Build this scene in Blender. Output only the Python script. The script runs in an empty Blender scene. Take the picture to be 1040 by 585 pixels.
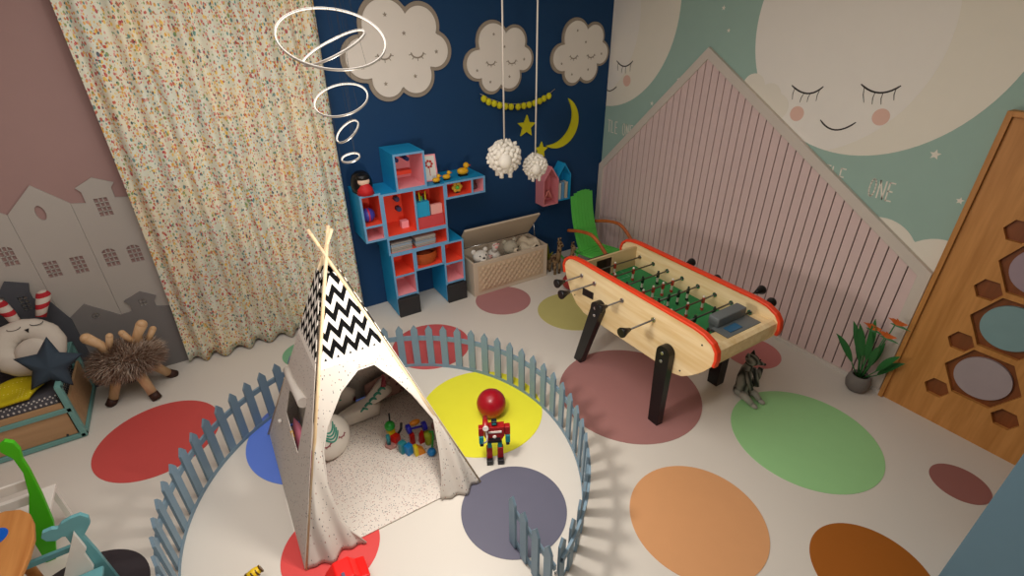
import bpy, bmesh, math, random
from math import pi, sin, cos, radians as R_, hypot, atan2
from mathutils import Vector, Matrix, Euler
from mathutils.geometry import tessellate_polygon
random.seed(7)
scn = bpy.context.scene
COL = scn.collection
WA, WB, H = 4.437, 4.021, 3.35      # back wall (y), right wall (x), ceiling height
XL, YF = -2.7, -1.3                  # left wall, wall behind the viewer

# ------------------------------------------------------------------ materials
def lin(c):
    if isinstance(c, str):
        c = [int(c[i:i+2], 16)/255 for i in (0, 2, 4)]
    elif max(c) > 1: c = [x/255 for x in c]
    return tuple((x/12.92 if x <= .04045 else ((x+.055)/1.055)**2.4) for x in c) + (1,)
class NT:
    def __init__(s, name, rough=.6, metal=0, spec=.4):
        s.m = bpy.data.materials.new(name); s.m.use_nodes = True
        s.t = s.m.node_tree; s.n = s.t.nodes; s.l = s.t.links
        s.b = s.n['Principled BSDF']
        s.b.inputs['Roughness'].default_value = rough
        s.b.inputs['Metallic'].default_value = metal
        s.b.inputs['Specular IOR Level'].default_value = spec
    def put(s, sock, v):
        if v is None: return
        if isinstance(v, bpy.types.NodeSocket): s.l.new(v, sock)
        else: sock.default_value = v
    def new(s, typ, ins=(), **kw):
        nd = s.n.new(typ)
        for k, v in kw.items(): setattr(nd, k, v)
        for k, v in (ins.items() if isinstance(ins, dict) else enumerate(ins)): s.put(nd.inputs[k], v)
        return nd
    def math(s, op, a, b=None, c=None): return s.new('ShaderNodeMath', [a, b, c], operation=op).outputs[0]
    def mix(s, f, a, b, blend='MIX'):
        nd = s.new('ShaderNodeMix', data_type='RGBA', blend_type=blend)
        s.put(nd.inputs[0], f); s.put(nd.inputs[6], a); s.put(nd.inputs[7], b); return nd.outputs[2]
    def obj(s): return s.new('ShaderNodeTexCoord').outputs['Object']
    def uv(s): return s.new('ShaderNodeTexCoord').outputs['UV']
    def sep(s, v): return s.new('ShaderNodeSeparateXYZ', [v]).outputs
    def comb(s, x, y, z=0.): return s.new('ShaderNodeCombineXYZ', [x, y, z]).outputs[0]
    def map(s, v, sc): return s.new('ShaderNodeMapping', {'Vector': v, 'Scale': sc}).outputs[0]
    def noise(s, v, sc, det=3, out=0): return s.new('ShaderNodeTexNoise', {'Vector': v, 'Scale': float(sc), 'Detail': float(det)}).outputs[out]
    def vor(s, v, sc, rnd=1., feat='F1'):
        return s.new('ShaderNodeTexVoronoi', {'Vector': v, 'Scale': float(sc), 'Randomness': rnd}, feature=feat)
    def ramp(s, f, stops, interp='CONSTANT'):
        nd = s.new('ShaderNodeValToRGB', [f]); cr = nd.color_ramp; cr.interpolation = interp
        while len(cr.elements) < len(stops): cr.elements.new(.5)
        for e, (p, c) in zip(cr.elements, stops): e.position = p; e.color = lin(c)
        return nd.outputs[0]
    def bump(s, h, st=.3, d=.01):
        s.l.new(s.new('ShaderNodeBump', {'Height': h, 'Strength': st, 'Distance': d}).outputs[0], s.b.inputs['Normal'])
    def base(s, c): s.put(s.b.inputs['Base Color'], c); return s.m
def M(name, c, rough=.55, metal=0., var=.06, bump=0., sc=9., spec=.4, em=0.):
    k = NT(name, rough, metal, spec); c = lin(c)
    o = k.obj(); n = k.noise(o, sc, 4)
    d = tuple(x*(1-var) for x in c[:3])+(1,); b = tuple(min(1, x*(1+var)) for x in c[:3])+(1,)
    k.base(k.mix(n, d, b))
    if bump: k.bump(k.noise(o, sc*12, 4), bump, .004)
    if em:
        k.b.inputs['Emission Color'].default_value = c; k.b.inputs['Emission Strength'].default_value = em
    return k.m
def MWood(name, a, b, axis='Z', sc=10, rough=.5, st=12.):
    k = NT(name, rough); o = k.obj()
    s = [st, st, st]; s['XYZ'.index(axis)] = .9
    v = k.map(o, tuple(s))
    n = k.noise(v, sc/10, 6); n2 = k.noise(v, sc/2.5, 3)
    f = k.math('ADD', k.math('MULTIPLY', n, .7), k.math('MULTIPLY', n2, .3))
    f = k.new('ShaderNodeMapRange', [f, .36, .64]).outputs[0]
    k.base(k.mix(f, lin(a), lin(b))); k.bump(f, .06, .002)
    return k.m
def MFabric(name, c, dot=None, dsc=40, thr=.22, rnd=0., dot2=None, rough=.85):
    k = NT(name, rough, spec=.15); o = k.obj()
    col = k.mix(k.noise(o, 6, 3), lin(c), tuple(x*.88 for x in lin(c)[:3])+(1,))
    if dot:
        v = k.vor(o, dsc, rnd); m = k.math('LESS_THAN', v.outputs['Distance'], thr)
        dc = lin(dot)
        if dot2:
            r = k.sep(v.outputs['Color'])[0]; dc = k.mix(k.math('GREATER_THAN', r, .5), lin(dot), lin(dot2))
        col = k.mix(m, col, dc)
    k.bump(k.noise(o, 160, 2), .2, .002)
    return k.base(col)

m_floor = NT('floor_coating', .28, spec=.35); _o = m_floor.obj()
m_floor.base(m_floor.mix(m_floor.noise(_o, 1.3, 3), lin((221, 214, 203)), lin((212, 205, 195)))); m_floor.bump(m_floor.noise(_o, 3, 2), .04, .01); m_floor = m_floor.m
m_pink = M('pink_paint', (159, 129, 124), .8, bump=.05, var=.03)
m_navy = M('navy_paint', '0b3a63', .75, bump=.05, var=.05)
m_sage = M('sage_wallpaper', (158, 187, 175), .8, var=.03, bump=.03)
m_white = M('white_paint', 'ddd6cc', .6, var=.03)
m_ceil = M('ceiling_paint', 'e6e0d8', .8, var=.02)

# curtain print
k = NT('curtain_print', .9, spec=.1); u = k.uv()
bgd = k.mix(k.noise(u, 3.2, 2), lin('e4dfca'), lin('d2dace')); bgd = k.mix(k.new('ShaderNodeMapRange', [k.noise(k.map(u, (1.3, 1.3, 1)), 2.1, 1), .45, .62]).outputs[0], bgd, lin('e6dec4'))
for sc, th, off in ((46, .30, 0), (36, .27, 3.3), (60, .27, 7.1), (52, .26, 5.2)):
    vv = k.new('ShaderNodeVectorMath', [k.map(u, (1.25, .8, 1)), (off, off, 0)], operation='ADD').outputs[0]
    v = k.vor(vv, sc, .85); r = k.sep(v.outputs['Color'])
    cc = k.ramp(r[0], [(0, 'c2503c'), (.16, 'e0a33a'), (.34, '4d8a86'), (.46, '24485c'), (.52, 'd98f86'), (.68, '7d9a55'), (.78, 'e8c04d'), (.9, 'b0263c')])
    bgd = k.mix(k.math('MULTIPLY', k.math('LESS_THAN', v.outputs['Distance'], k.math('MULTIPLY', r[1], th*1.7)), .85), bgd, cc)
m_curtain = k.base(bgd)

def tent_mat(zig):
    k = NT('tent_canvas_zigzag' if zig else 'tent_canvas', .9, spec=.1); u = k.uv()
    v = k.vor(k.map(u, (1, .6, 1)), 72, .9); r = k.sep(v.outputs['Color'])
    sp = k.mix(k.math('GREATER_THAN', r[0], .6), lin('54565c'), lin('a0756c'))
    col = k.mix(k.math('LESS_THAN', v.outputs['Distance'], .2), lin('cfc7bd'), sp)
    if zig:
        s = k.sep(u); tri = k.math('PINGPONG', s[0], .033)
        z = k.math('ADD', s[1], k.math('MULTIPLY', tri, 1.75))
        w = k.math('FRACT', k.math('DIVIDE', z, .088))
        blk = k.math('MULTIPLY', k.math('LESS_THAN', w, .54), k.math('MULTIPLY', k.math('GREATER_THAN', s[1], 1.0), k.math('LESS_THAN', s[1], 1.455)))
        col = k.mix(k.math('GREATER_THAN', s[1], .965), col, lin('e8e2d8'))
        col = k.mix(blk, col, lin('0a0a0b'))
    k.bump(k.noise(u, 300, 2), .1, .001)
    return k.base(col)
m_tent = tent_mat(True)
m_mat = MFabric('speckled_mat_fabric', (230, 220, 209), '5a5a60', 84, .25, .9, 'a8766e')
m_pole = MWood('pale_pole_wood', 'e2cba6', 'd4b78c')
m_blue_edge = M('robot_front_edge', '6ea4cc', .5); m_blue = M('robot_blue', '1a96cc', .5); m_red = M('robot_cell_red', 'f6553a', .5)
m_cellpink = M('robot_cell_pink', 'f5a2aa', .5); m_dark = M('dark_grey_board', '2b2b2d', .55)
m_ply = MWood('birch_ply', (241, 218, 173), (221, 190, 135), 'Y', 8); m_rim = M('orange_red_rim', 'e2401c', .35)
m_black = M('black_plastic', '0c0c0e', .32); m_steel = M('dark_steel', '6a6660', .4, .8)
m_chrome = M('chrome', 'c8c8c8', .2, 1.)
m_green = M('table_pitch_green', '1f8048', .5); m_fence = M('slate_blue_fence_paint', '7890a0', .55, var=.05)
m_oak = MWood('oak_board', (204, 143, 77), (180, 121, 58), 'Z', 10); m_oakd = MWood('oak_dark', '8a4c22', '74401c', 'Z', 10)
m_lime = M('lime_green_wood', '5cc852', .5); m_arm = MWood('orange_bentwood', 'cc7038', 'b45c2c')
m_teal = M('teal_wood', '6c9c96', .5); m_bedwood = MWood('bed_ply', 'b8946c', 'a88560', 'X', 9)
m_cream = M('cream_fabric', 'cfc0a8', .85, bump=.2); m_wool = M('white_wool', 'e4ddd0', .9, bump=.3)
m_yel = M('yellow_felt', 'd6cf1e', .7); m_whiteb = M('white_board', 'e6e1d8', .5)

# ------------------------------------------------------------------ mesh builder
class B:
    def __init__(s): s.bm = bmesh.new(); s.uv = None
    def add(s, vs, fs, mi=0, sm=False):
        v = [s.bm.verts.new(p) for p in vs]; out = []
        for f in fs:
            try: q = s.bm.faces.new([v[i] for i in f])
            except ValueError: continue
            q.material_index = mi; q.smooth = sm; out.append(q)
        return s
    def box(s, x0, x1, y0, y1, z0, z1, mi=0, rz=0., rx=0., ry=0.):
        c = Vector(((x0+x1)/2, (y0+y1)/2, (z0+z1)/2)); m = Euler((rx, ry, rz)).to_matrix()
        vs = [c + m @ (Vector((x, y, z))-c) for x in (x0, x1) for y in (y0, y1) for z in (z0, z1)]
        return s.add(vs, [(0, 1, 3, 2), (4, 6, 7, 5), (0, 4, 5, 1), (2, 3, 7, 6), (0, 2, 6, 4), (1, 5, 7, 3)], mi)
    # plate: closed outline (list of 2D points) with holes, given thickness; F maps (a, b, depth) to a 3D point
    def plate(s, outer, F, d0, d1, holes=(), mi=0, mside=None):
        loops = [list(outer)]+[list(h) for h in holes]
        flat = [p for l in loops for p in l]; n = len(flat)
        tri = tessellate_polygon([[Vector((p[0], p[1], 0)) for p in l] for l in loops])
        vs = [F(p[0], p[1], d0) for p in flat]+[F(p[0], p[1], d1) for p in flat]
        s.add(vs, [tuple(t) for t in tri]+[tuple(i+n for i in reversed(t)) for t in tri], mi)
        ms = mi if mside is None else mside; o = 0; vv = [s.bm.verts.new(p) for p in vs]
        for l in loops:
            for i in range(len(l)):
                a, b = o+i, o+(i+1) % len(l)
                f = s.bm.faces.new([vv[a], vv[b], vv[b+n], vv[a+n]]); f.material_index = ms
            o += len(l)
        return s
    def grid(s, P, mi=0, sm=True, closeu=False, closev=False):
        nu, nv = len(P), len(P[0]); vs = [p for r in P for p in r]; fs = []
        for i in range(nu if closeu else nu-1):
            for j in range(nv if closev else nv-1):
                a, b, c, d = i*nv+j, ((i+1) % nu)*nv+j, ((i+1) % nu)*nv+(j+1) % nv, i*nv+(j+1) % nv
                fs.append((a, b, c, d))
        return s.add(vs, fs, mi, sm)
    def tube(s, pts, r, n=10, mi=0, closed=False, sm=True, flat=None, cap=True):
        pts = [Vector(p) for p in pts]; rs = r if isinstance(r, (list, tuple)) else [r]*len(pts)
        rows = []; up = None; N = len(pts)
        for i, p in enumerate(pts):
            a = pts[(i-1) % N] if (closed or i) else p; b = pts[(i+1) % N] if (closed or i < N-1) else p
            t = (b-a).normalized()
            if up is None:
                up = Vector((0, 0, 1)) if abs(t.z) < .9 else Vector((1, 0, 0))
                if flat: up = Vector(flat)
            x = t.cross(up).normalized(); y = x.cross(t).normalized(); up = y
            fy = rs[i]*(s.fl if flat else 1)
            rows.append([p+x*cos(2*pi*j/n)*rs[i]+y*sin(2*pi*j/n)*fy for j in range(n)])
        s.grid(rows, mi, sm, closed, True)
        if cap and not closed:
            for row in (rows[0][::-1], rows[-1]): s.add(row, [tuple(range(n))], mi)
        return s
    fl = .4
    def ball(s, c, r, mi=0, n=16, m=10, rot=None, f=None):
        c = Vector(c); r = (r, r, r) if not isinstance(r, (list, tuple)) else r; rows = []
        for i in range(m+1):
            th = pi*i/m; row = []
            for j in range(n):
                ph = 2*pi*j/n; d = Vector((sin(th)*cos(ph), sin(th)*sin(ph), cos(th)))
                q = Vector((d.x*r[0], d.y*r[1], d.z*r[2]))
                if f: q = q*f(d)
                if rot: q = rot @ q
                row.append(c+q)
            rows.append(row)
        return s.grid(rows, mi, True, False, True)
    def lathe(s, prof, c=(0, 0, 0), n=24, mi=0, sm=True):
        c = Vector(c)
        return s.grid([[c+Vector((r*cos(2*pi*j/n), r*sin(2*pi*j/n), z)) for j in range(n)] for r, z in prof], mi, sm, False, True)
    def cyl(s, a, b, r0, r1=None, n=14, mi=0): return s.tube([a, b], [r0, r0 if r1 is None else r1], n, mi)
    def uvmap(s, fn):
        l = s.bm.loops.layers.uv.verify()
        for f in s.bm.faces:
            for lp in f.loops: lp[l].uv = fn(lp.vert.co)
        return s
def rootloc(p):
    return Vector(p.get('_o', (0, 0, 0))) if p else Vector((0, 0, 0))
def obj(name, b, mats, parent=None, bevel=0., label=None, solid=0., keep=False):
    me = bpy.data.meshes.new(name); bm = b.bm
    bmesh.ops.remove_doubles(bm, verts=bm.verts, dist=1e-5)
    bmesh.ops.recalc_face_normals(bm, faces=bm.faces)
    if parent: off = ORG[parent.name]
    elif keep: off = Vector((0, 0, 0))
    else:
        xs = [v.co for v in bm.verts]
        off = Vector(((min(v.x for v in xs)+max(v.x for v in xs))/2, (min(v.y for v in xs)+max(v.y for v in xs))/2, min(v.z for v in xs)))
    bmesh.ops.translate(bm, vec=-off, verts=bm.verts)
    bm.to_mesh(me); bm.free()
    for m in (mats if isinstance(mats, (list, tuple)) else [mats]): me.materials.append(m)
    o = bpy.data.objects.new(name, me); COL.objects.link(o)
    if parent: o.parent = parent
    else: o.location = off
    ORG[o.name] = off
    if bevel:
        md = o.modifiers.new('bevel', 'BEVEL'); md.width = bevel; md.segments = 2; md.limit_method = 'ANGLE'; md.angle_limit = .6
    if solid:
        md = o.modifiers.new('solid', 'SOLIDIFY'); md.thickness = solid; md.offset = 0
    if label: o['label'] = label
    return o
ORG = {}
def thing(name, label, cat, loc=(0, 0, 0), group=None):
    o = bpy.data.objects.new(name, None); COL.objects.link(o); o.location = loc; o.empty_display_size = .05
    o['label'] = label; o['category'] = cat
    if group: o['group'] = group
    ORG[o.name] = Vector(loc); return o
def tag(o, label, cat, group=None):
    o['label'] = label; o['category'] = cat
    if group: o['group'] = group
    return o
def struct(name, b, m, **k):
    o = obj(name, b, m, **k); o['kind'] = 'structure'; return o
def dup(o, parent=None):
    c = o.copy(); COL.objects.link(c); c.parent = parent; ORG[c.name] = ORG[o.name]
    for ch in list(o.children): dup(ch, c)
    return c
FA = lambda y: (lambda a, b, d: Vector((a, y-d, b)))      # plates on the back wall: (x, z), depth towards the room
FBw = lambda x: (lambda a, b, d: Vector((x-d, a, b)))     # plates on the right wall: (y, z)
FZ = lambda z: (lambda a, b, d: Vector((a, b, z+d)))      # horizontal plates
def circ(cx, cy, r, n=40, ry=None): return [(cx+r*cos(2*pi*i/n), cy+(ry or r)*sin(2*pi*i/n)) for i in range(n)]
def starp(cx, cy, r, k=.45, n=5, rot=0.): return [(cx+(r if i % 2 == 0 else r*k)*sin(pi*i/n+rot), cy+(r if i % 2 == 0 else r*k)*cos(pi*i/n+rot)) for i in range(2*n)]
def hexp(cx, cy, r): return [(cx+r*cos(pi*i/3), cy+r*sin(pi*i/3)) for i in range(6)]
def ribbon(b, pts, w, F, d0, d1, mi=0):
    L = []; Rr = []
    for i, p in enumerate(pts):
        a = pts[max(0, i-1)]; c = pts[min(len(pts)-1, i+1)]; tx, ty = c[0]-a[0], c[1]-a[1]; l = hypot(tx, ty) or 1
        ww = w*(1 if 0 < i < len(pts)-1 else .6)/2
        L.append((p[0]-ty/l*ww, p[1]+tx/l*ww)); Rr.append((p[0]+ty/l*ww, p[1]-tx/l*ww))
    b.plate(L+Rr[::-1], F, d0, d1, mi=mi)

# ------------------------------------------------------------------ the room
struct('floor', B().box(XL, WB, YF, WA, -.05, 0), m_floor)
struct('ceiling', B().box(XL, WB, YF, WA, H, H+.05), m_ceil)
b = B().box(XL-.1, .25, WA, WA+.1, -.05, H, 0); b.box(.25, WB+.1, WA, WA+.1, -.05, H, 1)
struct('wall_back', b, [m_pink, m_navy])
wr = struct('wall_right', B().box(WB, WB+.1, YF, WA, -.05, H), m_sage)
struct('wall_left', B().box(XL-.1, XL, YF, WA, -.05, H), m_pink)
struct('wall_front', B().box(XL-.1, WB+.1, YF-.1, YF, -.05, H), m_white)

# mural on the right wall
m_moon = M('mural_moon_shade', (236, 230, 214), .8, var=.02); m_moonl = M('mural_moon_light', (239, 234, 224), .8, var=.02)
m_ink = M('mural_ink', '38332f', .8); m_blush = M('mural_blush', (228, 189, 172), .8); m_mw = M('mural_white', (233, 227, 212), .8, var=.02)
F = FBw(WB)
def clampc(pts, c, r, ymax=WA-.002, zmax=H-.01):
    o = []
    for y, z in pts:
        d = hypot(y-c[0], z-c[1])
        if d > r: y, z = c[0]+(y-c[0])*r/d, c[1]+(z-c[1])*r/d
        o.append((min(y, ymax), min(z, zmax)))
    return o
def uniq(p):
    o = []
    for q in p:
        if not o or hypot(q[0]-o[-1][0], q[1]-o[-1][1]) > 1e-4: o.append(q)
    if hypot(o[0][0]-o[-1][0], o[0][1]-o[-1][1]) < 1e-4: o.pop()
    return o
def moon(c, r, sc, sr):
    b = B(); b.plate(uniq(clampc(circ(*c, r, 90), c, r)), F, .0005, .0015)
    obj('mural_moon', b, m_moon, wr)
    b = B(); b.plate(uniq(clampc(circ(*sc, sr, 90), c, r-.0005)), F, .001, .0025)
    obj('moon_face', b, m_moonl, wr)
moon((1.866, 2.546), .874, (2.255, 2.456), .837)
moon((4.485, 2.618), .937, (4.874, 2.528), .837)
def face(dy, dz, eyes, cheeks, smile):
    b = B()
    for (y0, z0), (y1, z1), (y2, z2), lash in eyes:
        pts = [((1-t)**2*y0+2*t*(1-t)*(2*y1-(y0+y2)/2)+t*t*y2, (1-t)**2*z0+2*t*(1-t)*(2*z1-(z0+z2)/2)+t*t*z2) for t in [i/10 for i in range(11)]]
        ribbon(b, pts, .012, F, .0028, .0036)
        for i, (a, c) in zip((1, 4, 6, 9), lash): ribbon(b, [pts[i], ((pts[i][0]+a)/2+.006, (pts[i][1]+c)/2), (a, c)], .006, F, .0028, .0034)
    (y0, z0), (y1, z1), (y2, z2) = smile
    pts = [((1-t)**2*y0+2*t*(1-t)*(2*y1-(y0+y2)/2)+t*t*y2, (1-t)**2*z0+2*t*(1-t)*(2*z1-(z0+z2)/2)+t*t*z2) for t in [i/12 for i in range(13)]]
    ribbon(b, [p for p in pts if p[0] < WA-.004], .011, F, .0028, .0036)
    obj('moon_features', b, m_ink, wr)
    for c in cheeks: obj('moon_cheek', B().plate([p for p in circ(c[0], c[1], .055) if p[0] < WA-.002], F, .002, .0031), m_blush, wr)
face(0, 0, [((2.337, 2.10), (2.20, 2.055), (2.095, 2.115), [(2.305, 2.0), (2.24, 1.985), (2.185, 1.995), (2.12, 2.01)]),
            ((1.845, 2.155), (1.715, 2.112), (1.60, 2.168), [(1.79, 2.04), (1.735, 2.035), (1.68, 2.04), (1.612, 2.075)])],
     [(2.24, 1.903), (1.655, 1.962)], ((2.05, 1.885), (1.925, 1.832), (1.80, 1.905)))
face(0, 0, [((4.32, 2.155), (4.195, 2.108), (4.078, 2.168), [(4.288, 2.06), (4.23, 2.04), (4.17, 2.042), (4.105, 2.065)])],
     [(4.14, 1.972)], ((4.433, 1.85), (4.37, 1.85), (4.285, 1.90)))
for (y, z, r) in ((1.273, 1.784, .034), (1.051, 1.536, .024), (3.087, 2.632, .02), (2.999, 2.465, .018), (3.752, 1.792, .024), (3.455, 2.042, .02), (.7, 2.35, .03), (.5, 2.7, .03)):
    obj('mural_star', B().plate(starp(y, z, r), F, .0005, .002), m_mw, wr)
def cloudpts(cs, n=110):
    # outline of a union of circles seen from the middle
    cx = sum(c[0] for c in cs)/len(cs); cy = sum(c[1] for c in cs)/len(cs); o = []
    for i in range(n):
        a = 2*pi*i/n; dx, dy = cos(a), sin(a); best = .01
        for x, y, r in cs:
            px, py = x-cx, y-cy; t = px*dx+py*dy; d2 = px*px+py*py-t*t
            if d2 < r*r: best = max(best, t+math.sqrt(r*r-d2))
        o.append((cx+dx*best, cy+dy*best))
    return o
obj('mural_cloud', B().plate(cloudpts([(1.40, 1.05, .255), (1.65, .95, .2), (1.02, 1.04, .23), (1.2, .9, .3)]), F, .0005, .002), m_mw, wr)
obj('mural_cloud', B().plate(cloudpts([(2.66, 2.06, .10), (2.5, 2.0, .10), (2.8, 1.95, .1), (2.42, 1.93, .10)]), F, .001, .0032), m_mw, wr)
LET = {'L': [[(0, 1), (0, 0), (.8, 0)]], 'I': [[(.4, 1), (.4, 0)]], 'T': [[(0, 1), (1, 1)], [(.5, 1), (.5, 0)]],
       'E': [[(.8, 1), (0, 1), (0, 0), (.8, 0)], [(0, .52), (.65, .52)]], 'N': [[(0, 0), (0, 1), (.9, 0), (.9, 1)]],
       'O': [[(.45+.45*sin(2*pi*i/14), .5+.5*cos(2*pi*i/14)) for i in range(15)]]}
def word(txt, y, z, h=.125, w=.042, pitch=.06, slope=-.06):
    b = B()
    for ch in txt:
        if y < WA-.01:
            for st in LET[ch]:
                for p, q in zip(st, st[1:]):
                    tx, ty = -(q[0]-p[0])*w, (q[1]-p[1])*h; l_ = hypot(tx, ty); ex_, ey_ = tx/l_*.0025, ty/l_*.0025; nx, ny = -ty/l_*.005, tx/l_*.005
                    a_ = (y-p[0]*w+p[1]*.006-ex_, z+p[1]*h-ey_); c_ = (y-q[0]*w+q[1]*.006+ex_, z+q[1]*h+ey_)
                    b.plate([(a_[0]+nx, a_[1]+ny), (c_[0]+nx, c_[1]+ny), (c_[0]-nx, c_[1]-ny), (a_[0]-nx, a_[1]-ny)], F, .0005, .002)
        y -= pitch if ch != 'I' else pitch*.8; z += slope*pitch*.4
    obj('mural_lettering', b, m_mw, wr)
word('LITTLE', 2.08, 1.455); word('ONE', 1.572, 1.428)
word('TTLE', 4.43, 1.415); word('ONE', 4.13, 1.412)

# gabled slat panel
pan = thing('gabled_slat_panel', 'large pink slatted wall panel shaped like a house gable with pale frame', 'wall panel', (WB, 2.7, 0))
def offs(p, d):
    c = (sum(q[0] for q in p)/len(p), sum(q[1] for q in p)/len(p)); n = len(p); o = []
    for i in range(n):
        a, q, e = p[i-1], p[i], p[(i+1) % n]
        def ln(u, v):
            tx, ty = v[0]-u[0], v[1]-u[1]; l = hypot(tx, ty); nx, ny = -ty/l, tx/l
            if (c[0]-u[0])*nx+(c[1]-u[1])*ny < 0: nx, ny = -nx, -ny
            return u[0]+nx*d, u[1]+ny*d, tx, ty
        x1, y1, a1, b1 = ln(a, q); x2, y2, a2, b2 = ln(q, e); det = a1*b2-b1*a2
        t = ((x2-x1)*b2-(y2-y1)*a2)/det; o.append((x1+a1*t, y1+b1*t))
    return o
po = [(3.145, 2.335), (WA-.004, 1.03), (WA-.004, .0), (1.015, .0), (1.015, 1.035)]
pi_ = offs(po, .075); pi_[2] = (pi_[2][0], .03); pi_[3] = (pi_[3][0], .03)
obj('panel_frame', B().plate(po, FBw(WB), .001, .04, [pi_]), M('panel_frame_paint', (210, 200, 188), .6, var=.03), pan, bevel=.003)
b = B(); y = pi_[3][0]; PT = .0765
ztop = lambda y: (pi_[0][1]+(y-pi_[0][0])*((pi_[1][1]-pi_[0][1])/(pi_[1][0]-pi_[0][0])) if y > pi_[0][0] else pi_[0][1]+(y-pi_[0][0])*((pi_[4][1]-pi_[0][1])/(pi_[4][0]-pi_[0][0])))
while y < pi_[1][0]-.005:
    y1 = min(y+PT-.009, pi_[1][0]); out = [(y, .03), (y1, .03), (y1, ztop(y1))]
    if y < pi_[0][0] < y1: out.append(pi_[0])
    out.append((y, ztop(y))); b.plate(out, FBw(WB), .012, .026); y += PT
obj('slats', b, M('slat_pink_paint', (220, 195, 190), .6, var=.04), pan)
obj('backing_board', B().plate([(a+(.001 if a > 2 else -.001)*0, z) for a, z in pi_], FBw(WB), .0045, .011), M('slat_gap_brown', '4c3634', .8), pan)
struct('baseboard_right', B().box(WB-.055, WB-.041, 1.0, WA, 0, .028), m_white)

# ------------------------------------------------------------------ oak board with hexagons
oak = thing('hexagon_wall_board', 'tall oak board with hexagon recesses and round pastel discs against the right wall', 'wall board', (WB, .3, 0))
xo = WB-.06; y0, y1, zt = -1.0, 1.0, 2.10
big = [(.53, .472+.393*i) for i in range(4)]+[(-.15, .472+.393*i) for i in range(4)]
small = [(.712, .27+.395*i) for i in range(4)]+[(.335, .275)]+[(.04, .27+.395*i) for i in range(4)]
holes = [hexp(c[0], c[1], .205 if i < 4 else .2) for i, c in enumerate(big)]+[hexp(*c, .074) for c in small if not any(hypot(c[0]-g[0], c[1]-g[1]) < .22 for g in big)]
holes = [h for h in holes if max(p[0] for p in h) < .97 and max(p[1] for p in h) < 2.05 and min(p[1] for p in h) > .03]
obj('board', B().plate([(y0, .0), (y1-.03, .0), (y1-.03, zt-.03), (y0, zt-.03)], FBw(WB), .03, .06, holes), m_oak, oak)
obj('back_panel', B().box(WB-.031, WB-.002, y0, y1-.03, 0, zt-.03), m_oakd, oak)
b = B().box(WB-.085, WB-.002, y1-.03, y1, 0, zt); b.box(WB-.085, WB-.002, y0, y1-.03, zt-.03, zt); obj('rim', b, m_oak, oak, bevel=.003)
pal = ['a7989a', '7f9ea0', 'a08c94', '8fa4a0']
for i, c in enumerate(big):
    b = B(); b.plate(circ(c[0], c[1], .148, 48), FBw(WB), .031, .052)
    obj('round_disc', b, M('disc_paint_%s' % pal[i % 4], pal[i % 4], .5), oak, bevel=.004, label=['lilac grey disc', 'pale teal disc', 'dusty pink disc', 'sage disc'][i % 4])

# teal cabinet by the camera
cab = thing('teal_cabinet', 'tall plain teal cabinet cut off by the lower right edge of the photo', 'cabinet', (2.7, -.4, 0))
m_cab = M('cabinet_teal_paint', (94, 125, 141), .5, var=.04)
obj('body', B().box(2.375, 3.0, -.94, .106, 0, 2.1), m_cab, cab, bevel=.003)
obj('door', B().box(2.356, 2.3745, -.415, .106, .01, 2.09), m_cab, cab, bevel=.002)
d = obj('door', B().box(2.356, 2.3745, -.94, -.419, .01, 2.09), m_cab, cab, bevel=.002)
obj('handle', B().tube([(2.356, -.36, 1.0), (2.33, -.36, 1.01), (2.33, -.36, 1.14), (2.356, -.36, 1.15)], .006), m_chrome, cab)

# ------------------------------------------------------------------ grey town silhouettes on the pink wall
def arch(x0, x1, z0, z1, h=.02): return [(x0, z0), (x1, z0), (x1, z1-h), (x1-(x1-x0)*.2, z1-h*.25), ((x0+x1)/2, z1), (x0+(x1-x0)*.2, z1-h*.25), (x0, z1-h)]
def rect(x0, x1, z0, z1): return [(x0, z0), (x1, z0), (x1, z1), (x0, z1)]
def muntin(b, x0, x1, z0, z1, nx, nz, d0, d1):
    for i in range(1, nx): x = x0+(x1-x0)*i/nx; b.plate(rect(x-.0035, x+.0035, z0, z1), FA(WA), d0, d1)
    for i in range(1, nz): z = z0+(z1-z0)*i/nz; b.plate(rect(x0, x1, z-.003, z+.003), FA(WA), d0, d1)
m_h1 = M('town_pale_grey', (174, 168, 160), .7, var=.02); m_h2 = M('town_mid_grey', (123, 119, 117), .7, var=.03); m_h3 = M('town_dark_grey', (76, 78, 84), .7, var=.03)
def town(label, out, wins, m, d0, d1, sub=(3, 4)):
    t = thing('house_silhouette', label, 'wall decoration', ((out[0][0]+out[-1][0])/2, WA, 0), 'grey wooden house silhouettes on the pink wall')
    obj('facade', B().plate(out, FA(WA), d0, d1, [w for w in wins]), m, t)
    for w in wins:
        if len(w) > 12 and sub[0] == 3: continue
        xs = [p[0] for p in w]; zs = [p[1] for p in w]
        b = B(); muntin(b, min(xs), max(xs), min(zs), max(zs), *sub, d0+.002, d1-.002); obj('window_bars', b, m, t)
town('narrow pale grey house silhouette at the left edge of the photo', [(-1.9, 0), (-1.213, 0), (-1.213, 1.45), (-1.243, 1.473), (-1.5, 1.55), (-1.9, 1.3)], [arch(-1.352, -1.276, 1.105, 1.245)], m_h1, .001, .014)
town('tall pale grey house silhouette with pointed gable and oval window', [(-1.211, 0), (-.873, 0), (-.873, 1.468), (-1.036, 1.625), (-1.211, 1.453)],
     [rect(-1.167, -1.09, .965, 1.087), rect(-1.016, -.939, .956, 1.086), circ(-1.047, 1.433, .027, 20, .053)], m_h1, .001, .014)
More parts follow.
